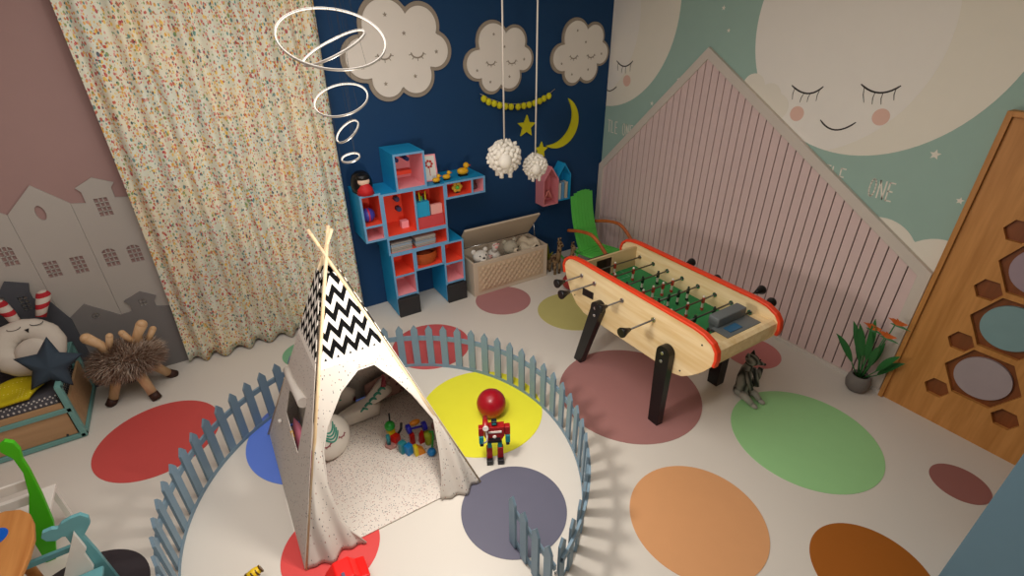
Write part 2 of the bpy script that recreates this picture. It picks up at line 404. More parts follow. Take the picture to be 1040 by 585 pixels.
town('pale grey house silhouette with small roof turret beside the curtain', [(-.871, 0), (-.42, 0), (-.42, 1.44), (-.618, 1.466), (-.618, 1.54), (-.592, 1.572), (-.705, 1.624), (-.815, 1.567), (-.79, 1.535), (-.79, 1.455), (-.871, 1.466)],
     [rect(-.742, -.664, 1.345, 1.477), arch(-.825, -.747, .96, 1.102), arch(-.677, -.596, .957, 1.097)], m_h1, .001, .014)
town('low mid-grey house silhouette with turret behind the shaggy stool', [(-1.21, 0), (-.42, 0), (-.42, .50), (-.64, .565), (-.64, .61), (-.613, .655), (-.704, .717), (-.823, .668), (-.797, .625), (-.80, .568), (-.88, .562), (-1.055, .716), (-1.21, .60)],
     [circ(-1.02, .60, .025, 20), rect(-.735, -.69, .59, .65)], m_h2, .0145, .028, (2, 2))
town('low dark grey house silhouette behind the doughnut cushion', [(-1.9, 0), (-1.16, 0), (-1.16, .62), (-1.225, .80), (-1.30, .845), (-1.30, .90), (-1.28, .966), (-1.395, 1.013), (-1.47, .915), (-1.44, .9), (-1.44, .85), (-1.9, .7)],
     [rect(-1.375, -1.325, .77, .88)], m_h3, .0285, .042, (2, 4))

# ------------------------------------------------------------------ curtain
b = B(); P = []; NU, NV = 260, 40
for j in range(NV+1):
    z = .025+(2.95)*(j/NV); row = []
    for i in range(NU+1):
        u_ = i/NU; wv = 2*pi*u_*9.
        x = -.52-.04*(1-j/NV)+u_*(1.50+.02*(1-j/NV)) + .012*sin(wv*.5+z*1.3)
        y = 4.325+(.030+.012*(1-j/NV))*sin(wv+.5*sin(z*2.1+u_*9))+.012*sin(wv*.37+z)
        zz = z+(.012*sin(wv) if j == 0 else 0)
        row.append(Vector((x, y, zz)))
    P.append(row)
b.grid(P)
l = b.bm.loops.layers.uv.verify()
for f in b.bm.faces:
    for lp in f.loops: lp[l].uv = (lp.vert.co.x*1.15, lp.vert.co.z)
cu = thing('curtain', 'full-length cream curtain printed with tiny colourful motifs', 'curtain', (.2, 4.33, 0))
obj('curtain_cloth', b, m_curtain, cu, solid=.003)
obj('curtain_rail', B().cyl((-.75, 4.33, 2.99), (1.15, 4.33, 2.99), .012), m_chrome, cu)

# ------------------------------------------------------------------ wall decoration on the navy wall
CL = [(-.2, .37, .43), (.45, .36, .33), (.70, -.06, .29), (.28, -.46, .33), (-.27, -.52, .30), (-.66, -.14, .34), (0, 0, .5)]
m_cloudw = M('cloud_white', (233, 225, 214), .7, var=.02); m_cloudr = M('cloud_rim_taupe', (156, 144, 129), .7)
CLP = [(-1, 0)]
def cloud(cx, cz, s, label):
    t = thing('cloud_plaque', label, 'wall decoration', (cx, WA, cz-.8*s), 'sleeping cloud plaques on the navy wall')
    out = cloudpts(CL, 140); F_ = FA(WA)
    obj('cloud_rim', B().plate([(cx+x*s, cz+z*s) for x, z in cloudpts([(x, z, r+.045) for x, z, r in CL], 140)], F_, .001, .014), m_cloudr, t)
    obj('cloud_front', B().plate([(cx+x*s*.96, cz+z*s*.96) for x, z in out], F_, .0145, .026), m_cloudw, t)
    for ex in (-.28, .34):
        b = B()
        pts = [(cx+s*(ex+.12*cos(a)), cz+s*(-.07+.09*sin(a))) for a in [pi+pi*i/10 for i in range(11)]]
        ribbon(b, pts, .022*s*1.2, F_, .0262, .029)
        for i in (1, 3, 5, 7, 9):
            px, pz = pts[i]; dx, dz = px-(cx+s*ex), pz-(cz-.07*s); l_ = hypot(dx, dz)
            ribbon(b, [(px, pz), (px+dx/l_*.055*s, pz+dz/l_*.055*s)], .02*s, F_, .0262, .029)
        obj('sleeping_eye', b, m_cloudr, t)
    b = B()
    for x, z in ((-.2, .57), (.13, .26), (.77, -.08), (-.74, -.29), (-.34, -.6), (.28, -.5)): b.plate(starp(cx+x*s*.93, cz+z*s*.93, .042*s), F_, .0262, .028)
    obj('small_stars', b, m_cloudr, t)
cloud(1.632, 2.352, .475, 'largest white cloud plaque with sleeping eyes, behind the ring chandelier')
cloud(2.626, 2.242, .372, 'middle white cloud plaque with sleeping eyes, above the bead garland')
cloud(3.607, 2.252, .372, 'white cloud plaque with sleeping eyes nearest the room corner')
g = thing('bead_garland', 'yellow bead garland hung in a shallow arc on the navy wall', 'garland', (2.86, WA, 1.78))
bead = [(2.442, 1.889), (2.495, 1.857), (2.556, 1.837), (2.617, 1.814), (2.685, 1.799), (2.751, 1.789), (2.834, 1.782), (2.902, 1.785), (2.969, 1.789), (3.036, 1.799), (3.098, 1.814), (3.152, 1.835), (3.214, 1.855)]
obj('string', B().tube([(2.40, WA-.012, 1.935)]+[(x, WA-.025, z+.026) for x, z in bead]+[(3.288, WA-.012, 1.915)], .0025, 6), m_cream, g)
for x, z in bead: obj('bead', B().ball((x*.995, WA-.03, z), (.031, .025, .033)), m_yel, g)
c0 = (3.30, 1.585)
out = [(3.34+.285*cos(a)*.98, 1.57+.27*sin(a)) for a in [R_(62-4.6*i) for i in range(41)]]
x0_, z0_ = out[0]; x1_, z1_ = out[-1]
inn = []
for i in range(41):
    t_ = i/40; a = R_(62-4.6*i); w_ = .105*sin(pi*t_)**.75+.0005
    inn.append((3.34+(.285-w_)*cos(a)*.98, 1.57+(.27-w_)*sin(a)))
tag(obj('crescent_moon', B().plate(out+inn[::-1], FA(WA), .001, .02), m_yel), 'yellow crescent moon mounted on the navy wall', 'wall decoration')
tag(obj('star_plaque', B().plate(starp(2.935, 1.575, .115, .45, 5, .06), FA(WA), .001, .02), m_yel), 'larger yellow star on the navy wall under the garland', 'wall decoration', 'yellow stars on the navy wall')
tag(obj('star_plaque', B().plate(starp(3.125, 1.305, .09, .45, 5, .1), FA(WA), .001, .02), m_yel), 'smaller yellow star by the tip of the crescent moon', 'wall decoration', 'yellow stars on the navy wall')

# sheep pendants
def sheep(x, y, z, s, label):
    t = thing('sheep_pendant_lamp', label, 'pendant lamp', (x, y, z), 'woolly sheep pendants')
    b = B(); rnd = random.Random(int(x*100))
    b.ball((x, y, z), (.125*s, .115*s, .115*s))
    for i in range(110):
        zz = 1-2*(i+.5)/110; a = i*2.39996; r = math.sqrt(1-zz*zz)
        d_ = Vector((cos(a)*r, sin(a)*r, zz)); c = Vector((x, y, z))+Vector((d_.x*.128*s, d_.y*.118*s, d_.z*.12*s))
        b.ball(c, (.036*s*rnd.uniform(.8, 1.2), .022*s, .018*s), n=8, m=6, rot=Euler((rnd.uniform(0, 3), rnd.uniform(0, 3), 0)).to_matrix())
    obj('fleece', b, m_wool, t)
    obj('face', B().ball((x-.052*s, y-.10*s, z-.01*s), (.062*s, .05*s, .066*s)), m_wool, t)
    for dx, dy in ((-.055, -.04), (.02, -.06), (-.045, .05), (.06, .02)):
        obj('leg', B().tube([(x+dx*s, y+dy*s, z-.09*s), (x+dx*s, y+dy*s, z-.165*s)], [.016*s, .019*s], 10), m_wool, t)
    obj('cord', B().cyl((x, y, z+.1*s), (x, y, H-.03), .0065, n=8), M('white_cord', 'd8cfc2', .6), t)
    obj('ceiling_rose', B().lathe([(0.0, H-.03), (.05, H-.03), (.055, H), (0, H)], (x, y, 0)), m_white, t)
sheep(2.045, 3.4, 1.60, .94, 'larger white woolly sheep pendant hanging on a cord by the navy wall')
sheep(2.345, 3.4, 1.482, .72, 'smaller lower white woolly sheep pendant in front of the pink house shelf')

# ring chandelier
ch = thing('ring_chandelier', 'white chandelier of five tilted light rings above the tent', 'chandelier', (.46, 1.9, 2.1))
m_led = NT('led_strip'); m_led.b.inputs['Emission Color'].default_value = lin('fff6ea'); m_led.b.inputs['Emission Strength'].default_value = .8; m_led = m_led.base(lin('fff4e4'))
m_ring = M('brushed_silver', 'b4aea6', .35, .5)
def ring(c, r, n_, sc_=.011):
    c = Vector(c); n_ = Vector(n_).normalized(); u_ = n_.orthogonal().normalized(); v_ = n_.cross(u_); N = 64
    def loop(rr, h): return [c+u_*cos(2*pi*i/N)*rr+v_*sin(2*pi*i/N)*rr+n_*h for i in range(N)]
    w = sc_
    b = B(); b.grid([loop(r, -w), loop(r, w), loop(r-.0035, w), loop(r-.0035, -w)], closeu=True, closev=True)
    o = obj('ring', b, m_ring, ch)
    b = B(); b.grid([loop(r-.0037, -w*.35), loop(r-.0037, w*.35), loop(r-.005, w*.35), loop(r-.005, -w*.35)], closeu=True, closev=True)
    obj('light_strip', b, m_led, o)
    for a in (0, 2.1, 4.2):
        p = c+u_*cos(a)*r+v_*sin(a)*r; q = Vector((.46+.06*cos(a), 1.9+.06*sin(a), H-.03))
        obj('wire', B().cyl(p, q, .0004, n=4), m_dark, o)
RINGS = [((.472, 1.9, 2.535), .177, (-.03, -.50, .86)), ((.472, 1.9, 2.505), .120, (-.42, -.05, .9)), ((.468, 1.9, 2.338), .097, (-.28, -.36, .9)),
         ((.472, 1.9, 2.228), .054, (-.62, -.12, .75)), ((.468, 1.9, 2.132), .036, (-.22, -.16, .95))]
for c, r, n_ in RINGS: ring(c, r, n_, .0042 if r > .1 else .0034)
obj('canopy', B().lathe([(0, H-.045), (.16, H-.045), (.17, H-.03), (.17, H), (0, H)], (.46, 1.9, 0)), m_white, ch)

# ------------------------------------------------------------------ robot bookcase
FY, BY = 4.084, WA-.004
rb = thing('robot_bookcase', 'blue robot-shaped bookcase with red and pink cells against the navy wall', 'bookcase', (1.6, 4.27, 0))
TH = .018
def cellbox(name, x0, x1, z0, z1, mi_in, xdiv=(), zdiv=(), parent=rb, y0=FY):
    b = B()
    # outer shell: slabs with paler front lips
    def slab(a0, a1, c0, c1):
        b.box(a0, a1, y0+.004, BY, c0, c1, 0); b.box(a0, a1, y0, y0+.004, c0, c1, 1)
    slab(x0, x0+TH, z0, z1); slab(x1-TH, x1, z0, z1); slab(x0+TH, x1-TH, z0, z0+TH); slab(x0+TH, x1-TH, z1-TH, z1)
    for x in xdiv: slab(x-TH/2, x+TH/2, z0+TH, z1-TH)
    for x in (zdiv): slab(x0+TH, x1-TH, x-TH/2, x+TH/2)
    o = obj(name, b, [m_blue, m_blue_edge], parent)
    xs = [x0+TH]+[v for x in xdiv for v in (x-TH/2, x+TH/2)]+[x1-TH]; zs = [z0+TH]+[v for z in zdiv for v in (z-TH/2, z+TH/2)]+[z1-TH]
    k_ = 0
    for i in range(0, len(zs), 2):
        for j in range(0, len(xs), 2):
            m = mi_in[k_]; k_ += 1; e = .0015
            a0, a1, c0, c1 = xs[j], xs[j+1], zs[i], zs[i+1]; q = B()
            q.box(a0, a1, BY-.012, BY-.004, c0, c1); q.box(a0, a0+e, y0+.006, BY-.012, c0, c1); q.box(a1-e, a1, y0+.006, BY-.012, c0, c1)
            q.box(a0+e, a1-e, y0+.006, BY-.012, c0, c0+e); q.box(a0+e, a1-e, y0+.006, BY-.012, c1-e, c1)
            obj('cell_lining', q, m, o)
    return o
cellbox('leg', 1.222, 1.448, 0.012, .66, [m_dark, m_cellpink, m_red], zdiv=(.215, .43))
cellbox('leg', 1.745, 1.965, 0.012, .66, [m_dark, m_cellpink, m_red], zdiv=(.215, .43))
cellbox('hip', 1.449, 1.744, .44, .66, [m_red])
for a, c in ((1.222, 1.448), (1.745, 1.965)):
    obj('shoe', B().box(a+.004, c-.004, FY-.03, FY+.03, 0.0, .195), m_dark, rb, bevel=.004)
cellbox('belly_shelf', 1.207, 1.812, .6605, .83, [m_red])
cellbox('torso', 1.207, 1.812, .8305, 1.245, [m_red, m_red], xdiv=(1.51,))
cellbox('arm', 1.02, 1.206, .83, 1.262, [m_cellpink, m_red], zdiv=(.975,))
cellbox('arm', 1.813, 2.235, 1.088, 1.25, [m_red, m_cellpink], xdiv=(2.095,))
hd = cellbox('head', 1.352, 1.640, 1.2455, 1.568, [m_cellpink])
for x in (1.445, 1.545): obj('eye', B().cyl((x, BY-.012, 1.472), (x-.005, 4.25, 1.472), .022, .019), M('robot_eye_blue', '1c3a78', .4), hd)
obj('mouth', B().box(1.445, 1.60, 4.34, BY-.012, 1.312, 1.350), m_red, hd, bevel=.004)
# objects on and in the bookcase
t = thing('dark_haired_doll', 'round doll head with dark bobbed hair and red dress on the robot bookcase arm', 'doll', (1.09, 4.2, 1.262))
obj('hair', B().lathe([(.0, .185), (.04, .18), (.07, .155), (.088, .11), (.092, .06), (.086, .012), (.0, .005)], (1.09, 4.2, 1.262)), m_black, t)
obj('dress', B().lathe([(.0, .11), (.03, .10), (.062, .05), (.074, .0), (0, 0)], (1.095, 4.135, 1.2622)), M('doll_red', 'c01d22', .6), t)
obj('face', B().ball((1.09, 4.125, 1.375), (.052, .03, .04)), M('doll_skin', 'e8c8b0', .6), t)
obj('fringe', B().ball((1.09, 4.128, 1.408), (.062, .04, .03)), m_black, t)
t = thing('picture_frame', 'pink framed picture of a red flower leaning beside the robot head', 'picture', (1.74, 4.2, 1.25))
rr = Euler((R_(-14), 0, R_(-6))).to_matrix(); pc = Vector((1.735, 4.21, 1.2475))
FP = lambda a, c, d_: pc+rr @ Vector((a, -d_, c))
obj('frame', B().plate(rect(-.07, .07, 0, .24), FP, -.006, .008, [rect(-.058, .058, .012, .228)]), m_cellpink, t)
obj('print', B().plate(rect(-.058, .058, .012, .228), FP, -.004, .003), m_whiteb, t)
b = B()
for i in range(7):
    a = 2*pi*i/7; b.plate(circ(.028*cos(a), .155+.028*sin(a), .012, 10), FP, .003, .0045)
b.plate(rect(-.003, .003, .05, .13), FP, .003, .004); obj('flower_drawing', b, M('flower_red', 'c2352c', .6), t)
m_duck = M('duck_yellow', 'e0a81a', .45)
for i, (x, y, s) in enumerate(((1.75, 4.125, .8), (1.87, 4.16, .85), (2.06, 4.2, 1.25))):
    lb = ['small yellow toy duck nearest the flower picture', 'middle yellow toy duck of the three on the bookcase arm', 'largest yellow toy duck on the robot bookcase arm'][i]
    t = thing('toy_duck', lb, 'toy duck', (x, y, 1.25), 'yellow ducks on the bookcase arm'); z = 1.2505
    obj('body', B().ball((x, y, z+.035*s), (.046*s, .03*s, .026*s), f=lambda d_: 1+.25*max(0, -d_.x)*max(0, d_.z)), m_duck, t)
    obj('head', B().ball((x+.03*s, y, z+.075*s), .023*s), m_duck, t)
    obj('beak', B().ball((x+.055*s, y, z+.072*s), (.014*s, .011*s, .005*s)), m_rim, t)
    obj('base', B().box(x-.035*s, x+.035*s, y-.02*s, y+.02*s, z, z+.012*s), m_black, t, bevel=.003)
t = thing('striped_ball', 'small blue and red ball in the left arm of the robot bookcase', 'ball', (1.10, 4.2, .985))
obj('ball', B().ball((1.10, 4.2, 1.05), .064), M('ball_blue', '3c44a8', .4), t); obj('stripe', B().ball((1.10, 4.2, 1.05), (.03, .0655, .0655)), M('ball_red', 'c02848', .4), t)
for i, (x, z) in enumerate(((1.43, 1.18), (1.44, 1.08), (1.45, .98))):
    obj('round_knob', B().cyl((x, BY-.013, z), (x, BY-.07, z), .028, .022), M('knob_blue', '41557c', .4), rb)
tag(obj('pink_block', B().box(1.40, 1.47, 4.2, 4.26, .8495, .92), m_cellpink, bevel=.004), 'small pink block on the floor of the left chest cell', 'block')
t = thing('blue_pencil_box', 'blue box holding pencils on top of the dull red box in the right chest cell', 'pencil box', (1.60, 4.17, .957))
obj('box', B().box(1.53, 1.655, 4.11, 4.22, .957, 1.10), M('pencil_box_blue', '1d9cc8', .5), t, bevel=.004)
for i in range(6): obj('pencil', B().cyl((1.55+.018*i, 4.16, 1.05), (1.545+.02*i, 4.17, 1.14+.02*(i % 3)), .006, n=6), [m_lime, m_dark, m_yel][i % 3], t)
tag(obj('red_box', B().box(1.525, 1.785, 4.10, 4.32, .8505, .956), M('red_card', 'c8464a', .6), bevel=.003), 'dull red box under the blue pencil box in the right chest cell', 'box')
tag(obj('pink_bar', B().box(1.67, 1.785, 4.12, 4.16, .957, 1.0).box(1.67, 1.785, 4.12, 4.16, 1.0, 1.05), M('pink_card', 'e8a8a0', .6), bevel=.003), 'small pale pink bar beside the blue pencil box', 'toy')
for s_, x0_ in enumerate((1.235, 1.475)):
    for k_ in range(5):
        x = x0_+random.uniform(0, .008); zb = .6795+k_*.0185
        t = thing('book', ['lowest', 'second lowest', 'middle', 'second highest', 'topmost'][k_]+' grey book of the '+['left', 'right'][s_]+' stack in the robot bookcase', 'book', (x+.1, 4.2, zb), 'books lying in the robot bookcase')
        cc = [m_h1, m_h2, m_h1, m_blue_edge, m_h2][(k_+s_) % 5]
        obj('cover', B().box(x, x+.205, 4.095, 4.28, zb, zb+.003).box(x, x+.205, 4.095, 4.28, zb+.015, zb+.018).box(x, x+.003, 4.095, 4.28, zb+.003, zb+.015), cc, t)
        obj('pages', B().box(x+.004, x+.2, 4.1, 4.275, zb+.0031, zb+.0149), m_h1, t)
t = thing('woven_basket', 'small orange woven basket in the hip cell of the robot bookcase', 'basket', (1.6, 4.2, .46))
b = B()
for k_ in range(9):
    zz = .467+k_*.013; rr_ = .075+.02*sin(k_/8*2.2)
    b.tube([(1.59+rr_*1.25*cos(2*pi*i/40)*(1+.03*sin(i*pi/2+k_*pi)), 4.2+rr_*sin(2*pi*i/40), zz) for i in range(40)], .0075, 6, closed=True)
obj('weave', b, M('basket_orange', 'b0521c', .7, bump=.4), t)
obj('filling', B().ball((1.59, 4.2, .535), (.09, .07, .05)), M('basket_brown', '7c3818', .8, bump=.5), t)
t = thing('yellow_flower_toy', 'yellow flower toy in the outstretched arm of the robot bookcase', 'toy', (1.97, 4.2, 1.107))
for i in range(6): obj('petal', B().ball((1.97+.036*cos(i*pi/3), 4.16, 1.163+.032*sin(i*pi/3)), (.022, .012, .022)), M('petal_yellow', 'c8a838', .6) if i == 0 else bpy.data.materials['petal_yellow'], t)
obj('centre', B().ball((1.97, 4.15, 1.163), (.02, .014, .02)), m_lime, t); obj('stand', B().box(1.95, 1.99, 4.15, 4.19, 1.1065, 1.12), m_dark, t)
tag(obj('dark_figure', B().lathe([(0, .0), (.035, 0), (.038, .03), (.022, .05), (.03, .08), (.015, .105), (0, .11)], (2.165, 4.2, 1.1065)), M('dark_toy', '5a3a40', .6)), 'small dark toy figure at the hand end of the bookcase arm', 'toy')

# ------------------------------------------------------------------ toy chest
cx0, cx1, cy0, cy1, cz = 2.03, 2.955, 4.021, 4.405, .385
tc = thing('toy_chest', 'open beige toy chest with diamond-padded front beside the robot bookcase', 'toy chest', (2.49, 4.2, 0))
m_ch = M('chest_paint', (199, 182, 161), .6, var=.03); m_pad = M('padded_beige', (195, 170, 142), .75, bump=.1, var=.04)
b = B(); b.box(cx0, cx0+.02, cy0, cy1, 0, cz); b.box(cx1-.02, cx1, cy0, cy1, 0, cz); b.box(cx0+.02, cx1-.02, cy0, cy0+.02, 0, cz); b.box(cx0+.02, cx1-.02, cy1-.02, cy1, 0, cz); b.box(cx0+.02, cx1-.02, cy0+.02, cy1-.02, .01, .03)
obj('body', b, m_ch, tc, bevel=.004)
NX, NZ = 104, 44; P = []
for j in range(NZ+1):
    row = []
    for i in range(NX+1):
        u_, v_ = i/NX, j/NZ; a = (u_*13+v_*4) % 1; c = (u_*13-v_*4) % 1
        h_ = .016*(sin(pi*a)*sin(pi*c))**.5*min(1, 12*min(u_, 1-u_, v_*.6, (1-v_)*.6))
        row.append(Vector((cx0+.05+(cx1-cx0-.1)*u_, cy0-.002-h_, .04+(cz-.08)*v_)))
    P.append(row)
obj('padded_front', B().grid(P), m_pad, tc)
ly, lz = cy0+.15, cz+.30; dv = Vector((0, ly-cy1, lz-cz-.005)); Ld = dv.length; ang = atan2(dv.z, dv.y)
FLd = lambda a, c, d_: Vector((a, cy1, cz+.006))+dv.normalized()*c+Vector((0, -dv.normalized().z, dv.normalized().y))*(-d_)
obj('lid', B().plate(rect(cx0, cx1, 0, Ld), FLd, -.0, .022), m_ch, tc, bevel=.005)
obj('stay', B().cyl((cx1-.03, cy0+.2, cz-.02), FLd(cx1-.03, .24, 0), .004, n=6), m_chrome, tc)
obj('hinge', B().cyl((cx0+.05, cy1+.004, cz), (cx1-.05, cy1+.004, cz), .005, n=8), m_chrome, tc)
m_plush = M('grey_beige_plush', 'a8a08e', .9, bump=.4); m_plw = M('white_plush', 'd5cfc6', .9, bump=.4); m_ppink = M('paw_pink', 'dd9c98', .7)
tt = thing('plush_tiger', 'white plush tiger with open mouth at the left end of the toy chest', 'plush toy', (2.17, 4.15, .2))
obj('head', B().ball((2.17, 4.12, .40), (.085, .07, .065)), m_plw, tt)
for s_ in (-1, 1): obj('ear', B().ball((2.17+.07*s_, 4.14, .455), (.028, .018, .028)), m_plw, tt)
obj('muzzle', B().ball((2.17, 4.065, .385), (.04, .03, .028)), m_plw, tt); obj('nose', B().ball((2.17, 4.045, .408), (.015, .009, .009)), m_black, tt)
obj('mouth', B().ball((2.17, 4.05, .372), (.028, .016, .009)), M('mouth_red', '9a3a30', .7), tt)
for s_ in (-1, 1): obj('eye', B().ball((2.17+.035*s_, 4.062, .43), .008), m_black, tt)
obj('body', B().ball((2.22, 4.16, .29), (.1, .08, .11)), m_plw, tt)
b = B()
for k_ in range(4): b.tube([(2.25+.012*k_, 4.085-.004*k_, .40-.02*k_), (2.27, 4.09, .39-.02*k_), (2.30, 4.10, .385-.02*k_)], .006, 6)
obj('stripes', b, m_ppink, tt)
tp = thing('plush_cat', 'white plush cat lying back with one pink-padded paw raised in the chest', 'plush toy', (2.36, 4.2, .2))
obj('body', B().ball((2.37, 4.2, .31), (.08, .08, .09)), m_plw, tp)
pw = obj('paw', B().tube([(2.37, 4.19, .36), (2.365, 4.16, .42), (2.36, 4.14, .455)], [.03, .028, .034], 12).ball((2.36, 4.135, .465), (.04, .025, .036)), m_plw, tp)
b = B().ball((2.36, 4.112, .458), (.02, .008, .016))
for k_ in range(4): b.ball((2.33+.02*k_, 4.115, .487+.008*sin(k_/3*pi)), (.009, .007, .009), n=8, m=6)
obj('paw_pads', b, m_ppink, pw)
tb = thing('plush_bear', 'grey beige plush bear leaning sideways in the middle of the toy chest', 'plush toy', (2.56, 4.15, .2))
obj('head', B().ball((2.55, 4.14, .405), (.085, .075, .075)), m_plush, tb)
obj('body', B().ball((2.62, 4.2, .30), (.11, .09, .1)), m_plush, tb)
obj('muzzle', B().ball((2.575, 4.078, .385), (.035, .03, .028)), m_cream, tb); obj('nose', B().ball((2.58, 4.05, .395), (.012, .008, .009)), m_black, tb)
for dx, dz in ((-.06, .06), (.06, .065)): obj('ear', B().ball((2.55+dx, 4.16, .405+dz), (.028, .018, .028)), m_plush, tb)
for dx in (-.02, .045): obj('eye', B().ball((2.56+dx, 4.072, .42), .007, n=8, m=6), m_black, tb)
P = [[Vector((2.62+.29*i/14, 4.05+.3*j/10, .335+.035*sin(i*.8)*cos(j*.7)+.05*(i/14))) for j in range(11)] for i in range(15)]
tag(obj('folded_blanket', B().grid(P), m_cream, solid=.012), 'beige blanket bunched at the right end of the toy chest', 'blanket')

# ------------------------------------------------------------------ house shelves
m_hp = M('shelf_pink', 'd9858c', .6); m_hpi = M('shelf_pink_inside', 'd98880', .6)
def hshelf(x0, x1, z0, ze, zp, yf, m, label):
    t = thing('house_shelf', label, 'wall shelf', ((x0+x1)/2, WA, z0), 'little house shelves on the navy wall')
    xm = (x0+x1)/2; out = [(x0, z0), (x1, z0), (x1, ze), (xm, zp), (x0, ze)]
    obj('shell', B().plate(out, FA(WA), .009, WA-yf, [offs(out, .013)]), m, t)
    obj('back', B().plate(out, FA(WA), .002, .0085), m, t); return t
hs = hshelf(3.07, 3.276, .715, 1.0, 1.15, 4.28, m_hp, 'pink house-shaped shelf on the navy wall, left of its blue twin')
tag(obj('folded_pink_cloth', B().grid([[Vector((3.10+.11*i/10, 4.30+.1*j/8, .7295+.16*(1-abs(i-5)/5*.7)*(1-.3*(j/8)))) for j in range(9)] for i in range(11)]), m_hpi, solid=.006), 'draped pink cloth inside the pink house shelf', 'cloth')
hshelf(3.278, 3.46, .73, 1.02, 1.155, 4.30, m_blue, 'blue house-shaped shelf on the navy wall, right of its pink twin')
for i in range(3):
    x = 3.305+.047*i
    t = thing('book', ['left', 'middle', 'right'][i]+' pale upright book in the blue house shelf', 'book', (x, 4.36, .744), 'books in the blue house shelf')
    obj('cover', B().box(x, x+.003, 4.32, 4.41, .7432, .93).box(x+.033, x+.036, 4.32, 4.41, .7432, .93).box(x+.003, x+.033, 4.317, 4.32, .7432, .93), [m_whiteb, m_blue_edge, m_cream][i], t)
    obj('pages', B().box(x+.0035, x+.0325, 4.321, 4.405, .747, .925), m_whiteb, t)

# ------------------------------------------------------------------ floor circles
DISC = [('muted grey round floor mat overlapped by the open fence gate', (1.025, 1.654), .317, (100, 99, 115)), ('large green round floor mat in the right foreground', (3.044, 1.057), .475, (155, 207, 144)),
 ('dusty burgundy round floor mat under the football table', (2.348, 2.06), .545, (165, 117, 113)), ('peach round floor mat between the fence and the brown mat', (1.897, 1.021), .388, (213, 156, 108)),
 ('big red round floor mat left of the fence', (-.79, 3.48), .385, (202, 82, 78)), ('small burgundy round floor mat beside the teal cabinet', (3.489, .31), .156, (155, 103, 97)),
 ('bright yellow round floor mat under the toy robot', (1.27, 2.50), .455, (228, 224, 57)), ('blue round floor mat partly under the left side of the tent', (.189, 2.95), .478, (100, 133, 225)),
 ('red round floor mat under the front corner of the tent', (.031, 1.989), .264, (218, 78, 76)), ('red round floor mat behind the fence pickets', (1.29, 3.47), .343, (195, 90, 91)),
 ('pale yellow round floor mat by the far end of the football table', (2.73, 3.252), .353, (189, 181, 115)), ('dusty pink round floor mat in front of the toy chest', (2.25, 3.81), .285, (174, 122, 122)),
 ('pink round floor mat near the slatted wall panel', (3.615, 1.863), .232, (203, 128, 125)), ('brown round floor mat at the bottom right of the photo', (2.419, .312), .294, (162, 94, 32)),
 ('charcoal round floor mat at the lower left outside the fence', (-1.132, 2.352), .306, '3a3438'), ('pale green round floor mat by the hem of the curtain', (.313, 3.968), .195, '7cb08a')]
for i, (lb, c, r, colr) in enumerate(DISC):
    b = B().plate(circ(c[0], c[1], r, 72), FZ(.0002), 0, .0022+.0003*(i % 4))
    tag(obj('round_floor_mat', b, M('round_mat_paint', colr, .45, var=.03, spec=.25)), lb, 'floor mat', 'coloured round floor mats')
# ------------------------------------------------------------------ picket fence
FC = Vector((.49, 2.222)); FR = 1.19; PH = .41; dA = 5.74
fe = thing('picket_fence', 'circular slate-blue picket fence enclosing the play tent', 'fence', (FC.x, FC.y, 0))
def picket(c, a, w=.056, t=.014, h=PH):
    # c: xy centre, a: direction of the outward normal
    n = Vector((cos(a), sin(a))); s_ = Vector((-n.y, n.x))
    Fp = lambda p, q, d_: Vector((c[0]+s_.x*p+n.x*d_, c[1]+s_.y*p+n.y*d_, q))
    return B().plate([(-w/2, .012), (w/2, .012), (w/2, h-.045), (0, h), (-w/2, h-.045)], Fp, -t/2, t/2)
g0, g1 = -69, -100      # gate gap, degrees
angs = []; a = 66.2
while a > g0+2: angs.append(a); a -= dA
a = 66.2+dA
while a < 360+g1-2: angs.append(a); a += dA
for a in angs:
    ar = R_(a); c = (FC.x+FR*cos(ar), FC.y+FR*sin(ar)); obj('picket', picket(c, ar), m_fence, fe)
def rail(z0, z1, r0, r1):
    A = [R_(g0+2+(360+g1-g0-4)*i/160) for i in range(161)]
    b = B(); b.grid([[Vector((FC.x+r*cos(t), FC.y+r*sin(t), z)) for r, z in ((r0, z0), (r0, z1), (r1, z1), (r1, z0))] for t in A], sm=False, closev=True); return b
obj('rail', rail(.255, .295, FR+.0075, FR+.022), m_fence, fe)
obj('base_rail', rail(0, .03, FR-.011, FR-.0072), m_fence, fe)
gt = thing('fence_gate', 'straight gate of slate-blue pickets swung open over the grey mat', 'gate', (.9, 1.25, 0))
for y in (1.46, 1.352, 1.244, 1.138): obj('picket', picket((.897, y), pi), m_fence, gt)
b = B().box(.9045, .918, 1.10, 1.49, .255, .295); obj('rail', b, m_fence, gt); obj('base_rail', B().box(.9045, .918, 1.10, 1.49, 0, .035), m_fence, gt)
obj('hinge', B().cyl((.915, 1.095, .20), (.915, 1.095, .24), .008), m_chrome, gt)

